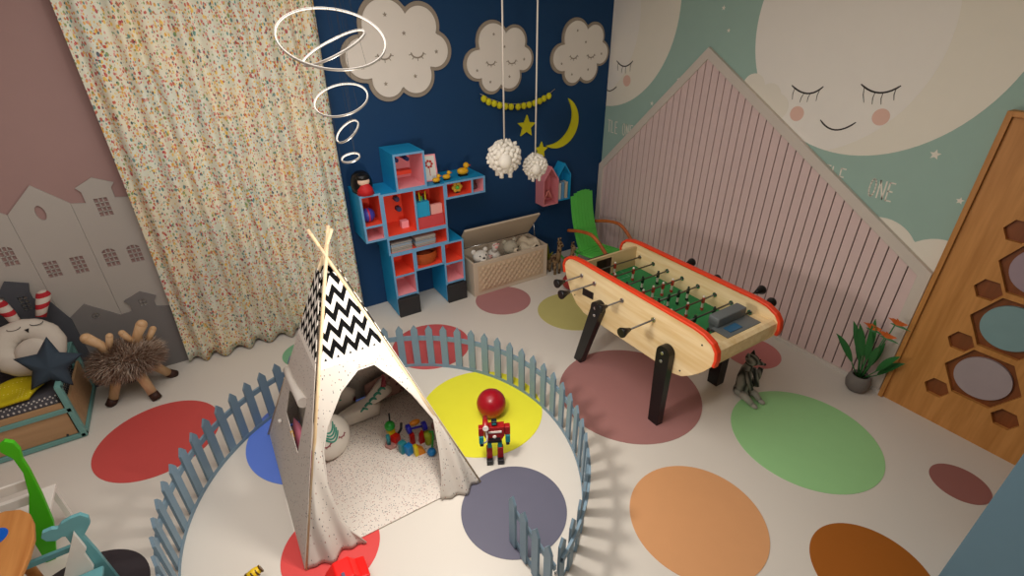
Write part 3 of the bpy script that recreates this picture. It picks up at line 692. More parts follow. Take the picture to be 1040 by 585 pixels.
# ------------------------------------------------------------------ tent
AP = Vector((.405, 2.518, 1.53)); CN = [Vector((-.112, 1.935, 0)), Vector((.945, 1.935, 0)), Vector((.945, 3.10, 0)), Vector((-.125, 3.10, 0))]
te = thing('teepee_tent', 'speckled canvas play teepee with black and white zigzag top', 'play tent', (.405, 2.518, 0))
for i, c in enumerate(CN):
    d_ = (AP-c); tip = c+d_*1.075; offx = Vector((0, 0, 0))
    o_ = [Vector((.012, -.012, 0)), Vector((-.012, -.012, 0)), Vector((-.012, .012, 0)), Vector((.012, .012, 0))][i]
    obj('pole', B().cyl(c+Vector((0, 0, .004)), tip+o_, .0095, .0095, 12), m_pole, te)
def lerp(tab, z):
    tab = sorted(tab)
    if z <= tab[0][0]: return tab[0][1]
    for (a, x), (b_, y) in zip(tab, tab[1:]):
        if z <= b_: return x+(y-x)*(z-a)/(b_-a)
    return tab[-1][1]
ZT = 1.42
xl = lambda z: CN[0].x+(AP.x-CN[0].x)*z/AP.z
xr = lambda z: CN[1].x+(AP.x-CN[1].x)*z/AP.z
yfr = lambda z: 1.935+(AP.y-1.935)*z/AP.z
LO = [(.014, .205), (.10, .145), (.193, .113), (.389, .099), (.561, .128), (.679, .18), (.825, .294), (.905, .407)]
RO = [(.014, .685), (.042, .685), (.15, .715), (.296, .738), (.493, .752), (.679, .663), (.80, .585), (.86, .535), (.905, .50)]
def fold(x, z, e):  # gathered folds, stronger towards the hem and the opening
    k_ = max(0, 1-z/.85)**1.2
    return -.028*k_*e*(.5+.5*sin(x*62+z*5))-.018*k_*e*sin(x*31+1.3)
b = B()
for L, side in ((LO, 0), (RO, 1)):
    P = []
    for j in range(41):
        z = .012+(.905-.012)*j/40; a = xl(z) if side == 0 else lerp(L, z); c = lerp(L, z) if side == 0 else xr(z); row = []
        for i in range(29):
            u_ = i/28; x = a+(c-a)*u_; e = min(1, 6*u_, 6*(1-u_)+(.7 if side == 0 else 0)) if side == 0 else min(1, 6*(1-u_), 6*u_+.7)
            row.append(Vector((x, yfr(z)+fold(x, z, e)-.012, z)))
        P.append(row)
    b.grid(P)
P = []
for j in range(25):
    z = .905+(ZT-.905)*j/24
    w0_, w1_ = xl(.905), xr(.905); US = [(w0_+(.407-w0_)*i/28-w0_)/(w1_-w0_) for i in range(29)]+[(.50+(w1_-.50)*i/28-w0_)/(w1_-w0_) for i in range(29)]
    P.append([Vector((xl(z)+(xr(z)-xl(z))*q_, yfr(z)-.012, z)) for q_ in US])
b.grid(P); b.uvmap(lambda c: (c.x, c.z)); obj('front_canvas', b, m_tent, te, solid=.003)
# tape edging round the opening
ed = [(x, z) for z, x in LO]+[(x, z) for z, x in RO[::-1]]
obj('opening_hem', B().tube([(x, yfr(z)-.010+fold(x, z, .7), z) for x, z in ed], .005, 6), M('hem_canvas', 'cfc7bd', .9), te)
# left side with window opening
xs_ = lambda z: CN[0].x+(AP.x-CN[0].x)*z/AP.z-.010
def yl(z): return 1.935+(AP.y-1.935)*z/AP.z, 3.10+(AP.y-3.10)*z/AP.z
out = [(1.935, .012), (3.10, .012), (yl(ZT)[1], ZT), (yl(ZT)[0], ZT)]
hole = [(2.74, .575), (2.735, .42), (2.375, .40), (2.36, .74)]
b = B().plate(out, lambda a, c, d_: Vector((xs_(c)-d_, a, c)), 0, .003, [hole]); b.uvmap(lambda c: (c.y, c.z)); obj('side_canvas', b, m_tent, te)
obj('rolled_flap', B().tube([(xs_(.70)-.02, 2.83, .665), (xs_(.72)-.03, 2.7, .675), (xs_(.74)-.03, 2.55, .70), (xs_(.77)-.03, 2.36, .745)], [.026, .02, .024, .03], 14), M('rolled_canvas', 'cfc7bd', .9), te)
b = B().cyl((xs_(.30)-.001, 2.79, .33), (xs_(.30)-.02, 2.79, .33), .013); obj('toggle', b, m_whiteb, te)
# right and back
b = B().plate([(1.935, .012), (3.10, .012), (yl(ZT)[1], ZT), (yl(ZT)[0], ZT)], lambda a, c, d_: Vector((CN[1].x+(AP.x-CN[1].x)*c/AP.z+.009+d_, a, c)), 0, .003); b.uvmap(lambda c: (c.y, c.z)); obj('side_canvas', b, m_tent, te)
b = B().plate([(-.12, .012), (.945, .012), (xr(ZT), ZT), (xl(ZT), ZT)], lambda a, c, d_: Vector((a, 3.10+(AP.y-3.10)*c/AP.z+.009+d_, c)), 0, .003); b.uvmap(lambda c: (c.x, c.z)); obj('back_canvas', b, m_tent, te)
obj('tie', B().tube([(AP.x+.017*cos(a), AP.y+.017*sin(a), AP.z-.01+.002*a) for a in [i*.5 for i in range(14)]], .0025, 6), m_cream, te)
tag(obj('tent_floor_mat', B().box(-.09, .925, 1.955, 3.08, .0035, .012), m_mat, bevel=.003), 'speckled fabric floor mat inside the teepee', 'mat')
# cushions in the tent
def face_lines(t, F_, s_, mt, mp):
    b = B()
    for ex in (-.4, .4): ribbon(b, [(s_*(ex+.17*cos(a)), s_*(-.05+.12*sin(a))) for a in [pi+pi*i/8 for i in range(9)]], .05*s_, F_, 0, .004)
    for ex in (-.4, .4):
        for i in (1, 3, 5, 7):
            a = pi+pi*i/8; ribbon(b, [(s_*(ex+.17*cos(a)), s_*(-.05+.12*sin(a))), (s_*(ex+.25*cos(a)), s_*(-.05+.2*sin(a)))], .035*s_, F_, 0, .004)
    obj('stitched_eyes', b, mp, t)
m_uw = M('unicorn_white', 'd6cec2', .85, bump=.1); m_ut = M('unicorn_teal', '3c8a76', .8); m_ur = M('unicorn_plum', '8a3a44', .8)
rc = thing('round_unicorn_cushion', 'round white unicorn-face cushion with teal fringe at the left of the tent', 'cushion', (.215, 2.66, .01))
cc = Vector((.215, 2.66, .165)); rot = Euler((R_(-22), 0, R_(22))).to_matrix()
obj('pad', B().ball(cc, (.15, .07, .15), rot=rot, n=28, m=18), m_uw, rc)
Fq = lambda a, c, d_: cc+rot @ Vector((a, -(.07*math.sqrt(max(0, 1-(a*a+c*c)/.0225)))-.001-d_, c))
b = B()
for k_ in range(4): ribbon(b, [(-.06+.105*t_/10+.0*k_, .10-.022*k_-.05*sin(pi*t_/10)) for t_ in range(11)], .010, Fq, 0, .004)
obj('fringe', b, m_ut, rc); obj('horn', B().plate([(-.03, .125), (.02, .128), (0, .148)], Fq, 0, .006).cyl(cc+rot @ Vector((0, 0, .13)), cc+rot @ Vector((0, 0, .21)), .024, .003), m_ur, rc)
face_lines(rc, Fq, .14, m_ut, m_ur)
uc = thing('unicorn_cushion', 'white unicorn-shaped cushion with teal mane against the back of the tent', 'cushion', (.42, 2.95, .01))
uo = [(-.24, 0), (.14, 0), (.16, .10), (.15, .19), (.20, .17), (.245, .19), (.25, .23), (.205, .29), (.19, .36), (.165, .30), (.12, .27), (.06, .21), (-.02, .165), (-.16, .15), (-.25, .10)]
def puff(out, F_, th, mats, name, parent, label=None):
    # pillow-like body: outline with a raised middle on both sides
    b = B(); cx_ = sum(p[0] for p in out)/len(out); cy_ = sum(p[1] for p in out)/len(out)
    n_ = 5; rows = []
    for sgn in (1, -1):
        rows = []
        for j in range(n_+1):
            t_ = j/n_; rows.append([F_(cx_+(p[0]-cx_)*(1-t_), cy_+(p[1]-cy_)*(1-t_), sgn*th*math.sin(t_*pi/2)**.6) for p in out])
        b.grid(rows, closev=True)
    return obj(name, b, mats, parent, label=label)
Fu = lambda a, c, d_: Vector((.465+a, 2.85-.12*c-d_, .014+c))
puff(uo, Fu, .05, m_uw, 'pad', uc)
b = B()
for k_ in range(5): ribbon(b, [(.0+.035*k_+.05*t_/8, .15+.033*k_+.02*sin(pi*t_/8)) for t_ in range(9)], .012, Fu, .04, .055)
obj('mane', b, m_ut, uc); obj('horn', B().plate([(.165, .30), (.20, .30), (.20, .385)], Fu, -.012, .045), m_ur, uc)
m_blot = MFabric('blotched_cushion_fabric', 'd2c8bc', '3c8a76', 9, .26, 1., 'a05a58')
m_blot2 = MFabric('rose_cushion_fabric', 'a8847a', 'b09a90', 24, .3, 1., '6a4a4c')
Fv = lambda a, c, d_: Vector((.25+a, 3.0-.0*d_+.12*c-d_, .18+c))
bc = thing('back_cushion', 'pale cushion with pink and teal pattern leaning at the back of the tent', 'cushion', (.25, 3.0, .01))
puff([(-.2, -.16), (.2, -.16), (.21, .1), (.12, .2), (-.05, .22), (-.17, .16)], lambda a, c, d_: Vector((.27+a, 2.985-.30*(c+.16)-d_*.8, .175+c)), .045, m_blot, 'pad', bc)
rc2 = thing('rose_cushion', 'dusty rose speckled cushion in the right rear corner of the tent', 'cushion', (.66, 2.98, .01))
puff([(-.15, -.12), (.15, -.12), (.15, .12), (.0, .17), (-.15, .12)], lambda a, c, d_: Vector((.70+a, 3.0-.28*(c+.12)-d_, .135+c)), .05, m_blot2, 'pad', rc2)
pc_ = thing('pink_star_cushion', 'pink cushion with a yellow star seen through the tent side window', 'cushion', (.08, 2.5, .01))
FW = lambda a, c, d_: Vector((.05-d_, 2.52+a, .22+c))
puff([(-.17, -.2), (.17, -.2), (.18, 0), (.16, .19), (0, .22), (-.15, .19), (-.18, 0)], FW, .04, M('pink_felt', 'a4586a', .8, bump=.1), 'pad', pc_)
obj('star', B().plate(starp(.04, .16, .035), FW, .028, .044), M('star_gold', 'c99a3a', .7), pc_)

# toys in the tent
def mc(n, c): return M(n, c, .35)
K = dict(r=mc('toy_red', 'c41a14'), b=mc('toy_blue', '1a1aa8'), sb=mc('toy_sky', '1676b8'), g=mc('toy_green', '1a8a2a'), y=mc('toy_yellow', 'd8c01a'), o=mc('toy_orange', 'e08a1a'), t=mc('toy_teal', '2a7c84'), k=mc('toy_black', '1a1a1c'), p=mc('toy_rose', 'b08078'), lg=mc('toy_olive', 'a0b02a'))
zf = .0125
t = thing('block_figure', 'toy figure of green ball, red cube and black pegs inside the tent', 'toy', (.60, 2.56, zf))
obj('base', B().plate(hexp(.575, 2.52, .045), FZ(zf), 0, .02), K['p'], t, bevel=.002); obj('cube', B().box(.585, .635, 2.50, 2.55, zf+.02, zf+.07, rz=.5), K['r'], t, bevel=.003)
obj('post', B().cyl((.56, 2.52, zf+.02), (.56, 2.52, zf+.1), .013), K['t'], t); obj('block', B().box(.57, .62, 2.54, 2.58, zf+.07, zf+.11, rz=.2), K['y'], t, bevel=.003)
obj('ball', B().ball((.592, 2.55, zf+.145), .036), K['g'], t); obj('peg', B().cyl((.60, 2.56, zf+.17), (.605, 2.57, zf+.235), .006), K['k'], t); obj('arm', B().tube([(.63, 2.53, zf+.06), (.665, 2.55, zf+.08), (.675, 2.56, zf+.12)], .009), K['k'], t)
t = thing('dumbbell_walker', 'blue toy dumbbell resting on two red blocks inside the tent', 'toy', (.73, 2.5, zf))
obj('bar', B().cyl((.70, 2.47, zf+.125), (.79, 2.46, zf+.115), .007), K['b'], t)
for c in ((.695, 2.475, zf+.125), (.80, 2.455, zf+.115)): obj('weight', B().cyl((c[0]-.014, c[1], c[2]), (c[0]+.014, c[1], c[2]), .033, n=18), K['b'], t, bevel=.003)
obj('red_leg', B().box(.69, .722, 2.445, 2.475, zf, zf+.09), K['r'], t, bevel=.003); obj('red_leg', B().plate([(-.03, 0), (.03, 0), (.022, .07), (0, .095), (-.022, .07)], lambda a, c, d_: Vector((.775+a, 2.45-d_, zf+c)), 0, .03), K['r'], t)
obj('orange_cap', B().ball((.75, 2.50, zf+.135), (.04, .022, .02)), K['o'], t)
t = thing('toy_brick_stack', 'sky blue and teal toy bricks beside the yellow wedge in the tent', 'toy bricks', (.655, 2.40, zf))
obj('blue_brick', B().box(.63, .675, 2.365, 2.41, zf, zf+.075, rz=.3), K['sb'], t, bevel=.003); obj('teal_brick', B().box(.60, .645, 2.40, 2.44, zf, zf+.09, rz=.3), K['t'], t, bevel=.003)
t = thing('wedge_brick', 'yellow and orange wedge brick in front of the blue dumbbell', 'toy brick', (.70, 2.345, zf))
obj('yellow_slab', B().box(.675, .70, 2.33, 2.37, zf, zf+.08), K['y'], t, bevel=.003); obj('orange_wedge', B().plate([(0, 0), (.05, 0), (.04, .03), (0, .075)], lambda a, c, d_: Vector((.7005+a, 2.34-d_, zf+c)), -.03, .01), K['o'], t)
tag(obj('olive_cylinder', B().lathe([(0, 0), (.024, 0), (.026, .02), (.022, .04), (.026, .06), (.026, .095), (.0, .1)], (.80, 2.40, zf)), K['lg']), 'olive yellow toy cylinder behind the blue rattle', 'toy')
t = thing('toy_rattle', 'toy rattle with blue ball and green handle by the tent opening', 'rattle', (.79, 2.32, zf))
obj('ball', B().ball((.775, 2.29, zf+.03), .03), K['sb'], t); obj('handle', B().tube([(.785, 2.30, zf+.055), (.82, 2.35, zf+.10), (.825, 2.37, zf+.12), (.80, 2.375, zf+.125)], .007), K['g'], t)
tag(obj('rose_pebble_toy', B().ball((.895, 2.50, zf+.032), (.03, .03, .032)), K['p']), 'small rose coloured toy half hidden by the tent flap', 'toy')

# ------------------------------------------------------------------ toy robot and red ball on the yellow mat
zt_ = .0035
rbt = thing('toy_robot', 'red toy robot with teal arms and shoulder cannon standing on the yellow mat', 'toy robot', (1.10, 2.0, zt_))
x, y = 1.10, 2.0; kr, kt, kk, kw = mc('robot_toy_red', '961414'), mc('robot_toy_teal', '1a7f84'), mc('robot_toy_black', '18181c'), mc('robot_toy_white', 'e2d8d0')
for s_ in (-1, 1):
    lg = obj('leg', B().box(x+s_*.036-.019, x+s_*.036+.019, y-.018, y+.018, .045, .135), kr, rbt, bevel=.004)
    obj('foot', B().box(x+s_*.036-.021, x+s_*.036+.021, y-.04, y+.022, zt_, .045), kk, lg, bevel=.004)
    obj('thigh', B().box(x+s_*.034-.014, x+s_*.034+.014, y-.014, y+.014, .135, .185), kt, lg, bevel=.003)
    ar = obj('arm', B().box(x+s_*.083-.018, x+s_*.083+.018, y-.02, y+.02, .25, .315), kr, rbt, bevel=.004)
    obj('forearm', B().box(x+s_*.085-.015, x+s_*.085+.015, y-.028, y+.012, .19, .25), kt, ar, bevel=.003)
    obj('fist', B().box(x+s_*.084-.012, x+s_*.084+.012, y-.026, y+.008, .165, .19), kk, ar, bevel=.004)
obj('pelvis', B().box(x-.045, x+.045, y-.022, y+.022, .185, .215), kk, rbt, bevel=.004)
ts = obj('torso', B().plate([(-.045, .215), (.045, .215), (.064, .25), (.064, .325), (-.064, .325), (-.064, .25)], lambda a, c, d_: Vector((x+a, y-d_, c)), -.025, .028), kr, rbt, bevel=.003)
obj('chest_plate', B().box(x-.04, x+.045, y-.034, y-.0285, .285, .298), kw, ts); obj('chest_badge', B().ball((x, y-.03, .25), (.013, .006, .013)), kw, ts)
obj('grille', B().box(x-.035, x+.035, y-.032, y-.0285, .222, .24), kk, ts)
hd = obj('head', B().box(x-.017, x+.017, y-.018, y+.016, .33, .365), kk, rbt, bevel=.005)
obj('visor', B().box(x-.012, x+.012, y-.021, y-.0185, .345, .353), kt, hd)
cn = obj('shoulder_cannon', B().cyl((x-.055, y+.05, .345), (x-.055, y-.055, .355), .017, .02, 16), kr, rbt); obj('muzzle', B().cyl((x-.055, y-.0555, .355), (x-.055, y-.064, .356), .018, .018, 16), kw, cn)
obj('hose', B().tube([(x-.052, y-.03, .30), (x-.048, y-.05, .28), (x-.05, y-.045, .23), (x-.07, y-.03, .20)], .006), kw, rbt)
tag(obj('red_ball', B().ball((1.312, 2.42, .1105), .107, n=36, m=24), M('glossy_red_rubber', '98081c', .3)), 'glossy dark red ball behind the toy robot', 'ball')
rbt.location = (1.115, 2.03, zt_); rbt.rotation_euler = (0, 0, R_(-27))
# red toy car and yellow plush at the bottom edge
car = thing('red_toy_car', 'bright red toy car with black wheels at the bottom edge in front of the tent', 'toy car', (.06, 1.72, .003))
kc = mc('car_red', 'f01410')
cq = lambda a, c, d_: Vector((.06+a, 1.74-d_, c))
obj('body', B().plate([(-.10, .03), (.10, .03), (.105, .07), (.06, .085), (.03, .13), (-.05, .135), (-.09, .09), (-.105, .06)], cq, -.06, .06), kc, car, bevel=.006)
obj('stripe', B().box(.035, .05, 1.67, 1.72, .10, .142, rx=.3), mc('car_violet', '5a3a62'), car)
for sx in (-.06, .06):
    for sy in (-.065, .065): obj('wheel', B().cyl((.06+sx, 1.74+sy-.01, .032), (.06+sx, 1.74+sy+.01, .032), .029, n=20), mc('car_wheel', '2a1216') if sx < 0 and sy < 0 else bpy.data.materials['car_wheel'], car, bevel=.003)
bee = thing('yellow_plush', 'yellow plush toy with brown stripes at the bottom edge inside the fence', 'plush toy', (-.42, 2.0, 0))
obj('body', B().ball((-.42, 1.975, .055), (.06, .045, .052)), mc('plush_yellow', 'e8c01a'), bee); obj('tail', B().tube([(-.38, 1.99, .07), (-.34, 2.0, .085), (-.31, 2.005, .09)], [.03, .026, .018], 12), bpy.data.materials['plush_yellow'], bee)
for k_ in range(4): 
    xx = -.375+.02*k_; obj('stripe', B().cyl((xx, 1.99+.004*k_, .073+.005*k_), (xx+.007, 1.992+.004*k_, .075+.005*k_), .0315-.003*k_), mc('plush_brown', '5a3c0c') if k_ == 0 else bpy.data.materials['plush_brown'], bee)

# ------------------------------------------------------------------ football table
ft = thing('football_table', 'birch table football game with orange-red rims and black legs', 'football table', (2.64, 2.13, 0))
XN, XF, TT = 2.31, 2.97, .025      # outer faces of the long sides
prof = [(1.40, .70), (1.455, .62), (1.53, .54), (1.60, .485), (1.68, .46), (1.78, .462), (2.50, .445), (2.62, .45), (2.72, .49), (2.81, .58), (2.87, .69), (2.895, .77), (2.88, .815), (2.84, .85), (2.78, .87), (2.70, .876), (1.58, .876), (1.50, .868), (1.435, .84), (1.402, .80), (1.394, .75)]
for xa, lb in ((XN, 0), (XF-TT, 1)): obj('side_panel', B().plate(prof, lambda a, c, d_: Vector((xa+d_, a, c)), 0, TT), m_ply, ft, bevel=.003)
top = [(1.399, .70), (1.392, .75), (1.40, .802), (1.433, .843), (1.50, .872), (1.58, .881), (2.70, .881), (2.785, .874), (2.845, .855), (2.885, .82), (2.90, .775), (2.885, .71)]
for xa in (XN-.010, XF-TT-.010):
    b = B(); P = []
    for i, (a, c) in enumerate(top):
        p, q = top[max(0, i-1)], top[min(len(top)-1, i+1)]; tx, tz = q[0]-p[0], q[1]-p[1]; l_ = hypot(tx, tz); nx, nz = -tz/l_, tx/l_
        P.append([Vector((xa, a-nx*.004, c-nz*.004)), Vector((xa, a+nx*.011, c+nz*.011)), Vector((xa+.006, a+nx*.016, c+nz*.016)), Vector((xa+TT+.014, a+nx*.016, c+nz*.016)), Vector((xa+TT+.02, a+nx*.011, c+nz*.011)), Vector((xa+TT+.02, a-nx*.004, c-nz*.004))])
    b.grid(P, closev=True, sm=False); b.add([v for v in P[0]], [tuple(range(6))]); b.add([v for v in P[-1]], [tuple(range(6))])
    obj('rim', b, m_rim, ft, bevel=.002)
ix0, ix1 = XN+TT, XF-TT
obj('pitch', B().box(ix0, ix1, 1.585, 2.715, .655, .67), m_green, ft)
b = B(); F2 = FZ(.6702)
b.box(ix0, ix1, 2.176, 2.182, .67, .6712); 
c_ = circ((ix0+ix1)/2, 2.18, .07, 30); b.plate(c_, FZ(.67), 0, .0012, [circ((ix0+ix1)/2, 2.18, .065, 30)])
for yy, sgn in ((1.59, 1), (2.71, -1)):
    for x0_, x1_, y0_, y1_ in ((2.51, 2.514, 0, .12), (2.766, 2.77, 0, .12), (2.51, 2.77, .116, .12)): b.box(x0_, x1_, yy+sgn*y0_, yy+sgn*y1_, .67, .6712)
obj('pitch_lines', b, mc('line_pale', '6fb088'), ft)
# ends: walls with goal mouths, decks and outer ends
mg = M('birch_inner', 'c8ae80', .5)
for y0_, y1_, zt_w in ((1.565, 1.585, .765), (2.715, 2.735, .852)):
    obj('goal_wall', B().box(ix0, 2.50, y0_, y1_, .60, zt_w).box(2.68, ix1, y0_, y1_, .60, zt_w).box(2.50, 2.68, y0_, y1_, zt_w-.025, zt_w), mg, ft)
obj('goal_box', B().box(2.50, 2.68, 2.7355, 2.80, .64, .66).box(2.50, 2.68, 2.79, 2.80, .66, .82).box(2.48, 2.50, 2.7355, 2.80, .64, .82).box(2.68, 2.70, 2.7355, 2.80, .64, .82), M('goal_brown', '3c2c1e', .7), ft)
obj('end_panel', B().plate([(1.415, .70), (1.41, .785), (1.435, .80), (1.46, .80), (1.46, .66), (1.53, .565), (1.51, .55), (1.46, .62)], lambda a, c, d_: Vector((ix0+d_, a, c)), 0, ix1-ix0), m_ply, ft)
obj('end_panel', B().plate([(2.735, .60), (2.755, .60), (2.79, .60), (2.73, .51), (2.70, .52)], lambda a, c, d_: Vector((ix0+d_, a, c)), 0, ix1-ix0), m_ply, ft)
obj('end_deck', B().box(ix0, ix1, 1.4605, 1.5645, .765, .785), m_ply, ft)
obj('underside', B().plate([(1.53, .55), (1.62, .50), (2.60, .475), (2.70, .515), (2.70, .54), (2.6, .50), (1.62, .525), (1.54, .575)], lambda a, c, d_: Vector((ix0+d_, a, c)), 0, ix1-ix0), m_ply, ft)
mt_ = M('tray_grey_plastic', '63696a', .4)
tr = obj('ball_tray', B().box(2.52, 2.86, 1.468, 1.6, .7855, .795), mt_, ft, bevel=.003)
obj('tray_hood', B().box(2.55, 2.84, 1.575, 1.655, .795, .862).box(2.56, 2.83, 1.60, 1.65, .735, .795), mt_, tr, bevel=.008)
obj('tray_basin', B().box(2.58, 2.70, 1.495, 1.555, .795, .800), mc('tray_blue', '2c5f82'), tr, bevel=.002)
# legs
def leg(xa, xb, ytop, ybot, w=.10, zt=.665):
    P_ = [(ybot-.043, 0), (ybot+.043, 0), (ytop+.056, zt-.075)]+[(ytop+.056*cos(a), zt-.056+.056*sin(a)) for a in [R_(10+16*i) for i in range(11)]]+[(ytop-.056, zt-.075)]
    o = obj('leg', B().plate(P_, lambda a, c, d_: Vector((xa+d_, a, c)), 0, xb-xa), m_black, ft, bevel=.006)
    for zz in (zt-.05, zt-.115):
        xx = xa if xa < 2.6 else xb; s_ = -1 if xa < 2.6 else 1
        obj('bolt', B().cyl((xx, ytop, zz), (xx+s_*.008, ytop, zz), .012), m_chrome, o)
leg(2.252, 2.3095, 1.735, 1.722); leg(2.252, 2.3095, 2.42, 2.592)
leg(2.9705, 3.06, 1.79, 1.775, zt=.62); leg(2.9705, 3.06, 2.375, 2.588)
obj('score_plate', B().plate([(2.515, .625), (2.645, .61), (2.645, .675), (2.515, .685)], lambda a, c, d_: Vector((XN-d_, a, c)), .0005, .004), m_black, ft)
for yy, zz in ((1.50, .80), (1.62, .52), (2.74, .56)): obj('screw', B().cyl((XN, yy, zz), (XN-.003, yy, zz), .006), m_dark, ft)
kred = mc('player_red', 'b0382c'); kgrn = mc('player_dark', '1c2c24'); kwh = mc('player_white', 'd8cfc0')
RY = [2.665, 2.51, 2.355, 2.20, 2.05, 1.895, 1.75, 1.605]; RY[0] = 2.63; RY[7] = 1.735
RY = [2.60, 2.48, 2.355, 2.21, 2.05, 1.905, 1.79, 1.735]
RY = [2.645, 2.512, 2.358, 2.205, 2.052, 1.90, 1.757, 1.72]
CNT = [1, 2, 3, 5, 5, 3, 2, 1]; ZR = .772
def player(xc, yc, team):
    b = B(); b.box(xc-.009, xc+.009, yc-.008, yc+.008, ZR-.03, ZR+.010, 0); b.ball((xc, yc, ZR+.021), .0095, 1, 8, 6)
    b.box(xc-.007, xc+.007, yc-.006, yc+.006, ZR-.07, ZR-.03, 2); b.box(xc-.007, xc+.007, yc-.010, yc+.009, ZR-.09, ZR-.07, 0)
    return b
for k_, (yy, n_) in enumerate(zip([2.667, 2.512, 2.358, 2.205, 2.052, 1.898, 1.757, 1.607], CNT)):
    near = k_ in (0, 1, 3, 5)
    xa, xb = (([2.075, 2.0, 0, 2.10, 0, 2.03][k_]+.05, XF-TT-.002) if near else (XN+TT+.002, [0, 0, 3.17, 0, 3.10, 0, 3.235, 3.13][k_]))
    rod = obj('rod', B().cyl((xa, yy, ZR), (xb, yy, ZR), .0065, n=10), m_steel, ft)
    hx = xa if near else xb; s_ = -1 if near else 1
    obj('handle', B().tube([(hx-s_*.01, yy, ZR), (hx+s_*.02, yy, ZR), (hx+s_*.06, yy, ZR), (hx+s_*.072, yy, ZR)], [.012, .02, .036, .034], 14), m_black, rod)
    for xx in ((XN-.008, XN-.001), (XF-TT-.006, XF-TT-.0005))[0 if near else 1:]: obj('bushing', B().cyl((xx[0], yy, ZR), (xx[1], yy, ZR), .018, n=16), m_chrome, rod)
    sh = random.Random(k_).uniform(-.03, .03)
    for j in range(n_):
        xc = (ix0+ix1)/2+(sh if k_ < 7 else -.14)+(j-(n_-1)/2)*{1: 0, 2: .2, 3: .17, 5: .105}[n_]
        obj('player', player(xc, yy, near), [kred, kwh, kwh] if near else [kgrn, kgrn, kwh], rod)

# ------------------------------------------------------------------ striped cat figure by the table
ct = thing('striped_cat', 'grey striped cat figure sitting upright with raised tail by the football table', 'cat', (3.04, 1.53, 0))
k = NT('striped_fur', .85, spec=.1); o_ = k.obj(); w_ = k.new('ShaderNodeTexWave', {'Vector': o_, 'Scale': 9., 'Distortion': 2.5}); 
m_cat = k.base(k.mix(w_.outputs['Fac'], lin('2e302e'), lin('908f86'))); m_catp = M('cat_pale', '9a968c', .85, bump=.3)
cx_, cy_ = 3.05, 1.565
b = B(); b.tube([(cx_, cy_, .02), (cx_-.005, cy_, .10), (cx_-.01, cy_+.005, .18), (cx_-.005, cy_+.01, .25), (cx_, cy_, .30)], [.040, .056, .052, .038, .030], 18)
b.ball((cx_, cy_, .05), (.064, .068, .05)); obj('body', b, m_cat, ct)
h_ = obj('head', B().ball((cx_+.005, cy_-.01, .345), (.045, .052, .043)), m_cat, ct)
obj('muzzle', B().tube([(cx_+.02, cy_-.045, .338), (cx_+.045, cy_-.08, .332)], [.022, .010], 10), m_cat, h_); obj('nose', B().ball((cx_+.048, cy_-.085, .333), .010), m_black, h_)
for s_ in (-1, 1):
    obj('ear', B().tube([(cx_+.03*s_, cy_+.01, .375), (cx_+.034*s_, cy_+.012, .41)], [.018, .003], 8), m_cat, h_); obj('eye', B().ball((cx_+.012+.022*s_, cy_-.052, .36), .006, n=8, m=6), m_black, h_)
obj('tail', B().tube([(cx_+.05, cy_+.03, .04), (cx_+.11, cy_-.01, .07), (cx_+.15, cy_-.01, .13), (cx_+.185, cy_, .19)], [.022, .024, .025, .018], 12), m_cat, ct)
for s_ in (-1, 1):
    obj('leg', B().tube([(cx_+.035*s_, cy_-.03, .05), (cx_+.05*s_, cy_-.08, .045), (cx_+.045*s_, cy_-.125, .022)], [.035, .026, .02], 12).ball((cx_+.045*s_, cy_-.14, .018), (.02, .03, .017)), m_catp, ct)
    obj('arm', B().tube([(cx_+.035*s_, cy_-.02, .26), (cx_+.045*s_, cy_-.055, .19), (cx_+.035*s_, cy_-.085, .13)], [.02, .017, .015], 10), m_cat, ct)

# ------------------------------------------------------------------ potted bird of paradise
pl = thing('potted_plant', 'orange-flowered plant in a round grey stone pot by the oak board', 'plant', (3.865, 1.13, 0))
px_, py_ = 3.865, 1.13
obj('pot', B().lathe([(0, .0), (.05, .0), (.075, .03), (.085, .075), (.078, .12), (.062, .145), (.055, .145), (.06, .11), (0, .11)], (px_, py_, 0), 28), M('stone_grey', '7c7570', .8, bump=.5, var=.15), pl)
obj('soil', B().lathe([(0, .122), (.058, .12)], (px_, py_, 0)), M('soil_brown', '2c2018', .95, bump=.6), pl)
m_leaf = M('leaf_green', '2c6a34', .45, var=.2); m_fl = M('flower_orange', 'cc6426', .6)
def leaf(b, base, mid, tip, w, nrm):
    base, mid, tip, nrm = map(Vector, (base, mid, tip, nrm)); P = []
    for i in range(13):
        t_ = i/12; c = base*(1-t_)**2+mid*2*t_*(1-t_)+tip*t_*t_; d_ = ((mid-base)*(1-t_)+(tip-mid)*t_).normalized(); s_ = d_.cross(nrm).normalized(); ww = w*sin(pi*min(1, t_**.8))+.001
        up = s_.cross(d_); P.append([c-s_*ww+up*ww*.25, c-s_*ww*.5+up*ww*.06, c, c+s_*ww*.5+up*ww*.06, c+s_*ww+up*ww*.25])
    b.grid(P)
rnd = random.Random(5)
for i, (a, h_, r_) in enumerate(((2.0, .52, .08), (2.7, .60, .03), (3.6, .45, .15), (1.3, .50, .12), (.6, .38, .16), (4.4, .42, .17), (5.2, .34, .2), (2.3, .40, .20), (3.1, .50, .05), (5.8, .42, .12))):
    b = B(); dx, dy = cos(a)*r_*.45, sin(a)*r_; s0 = Vector((px_+.02*cos(a), py_+.02*sin(a), .118)); s1 = Vector((px_+dx*.5, py_+dy*.5, h_*.55)); tip = Vector((min(px_+dx*1.3, 3.955), py_+dy*1.35+.03, h_*1.06))
    b.tube([s0, s1], .004, 6); leaf(b, s1, s1.lerp(tip, .5)+Vector((0, 0, .05)), tip, .024, (-.8, .1, .5)); obj('leaf', b, m_leaf, pl)
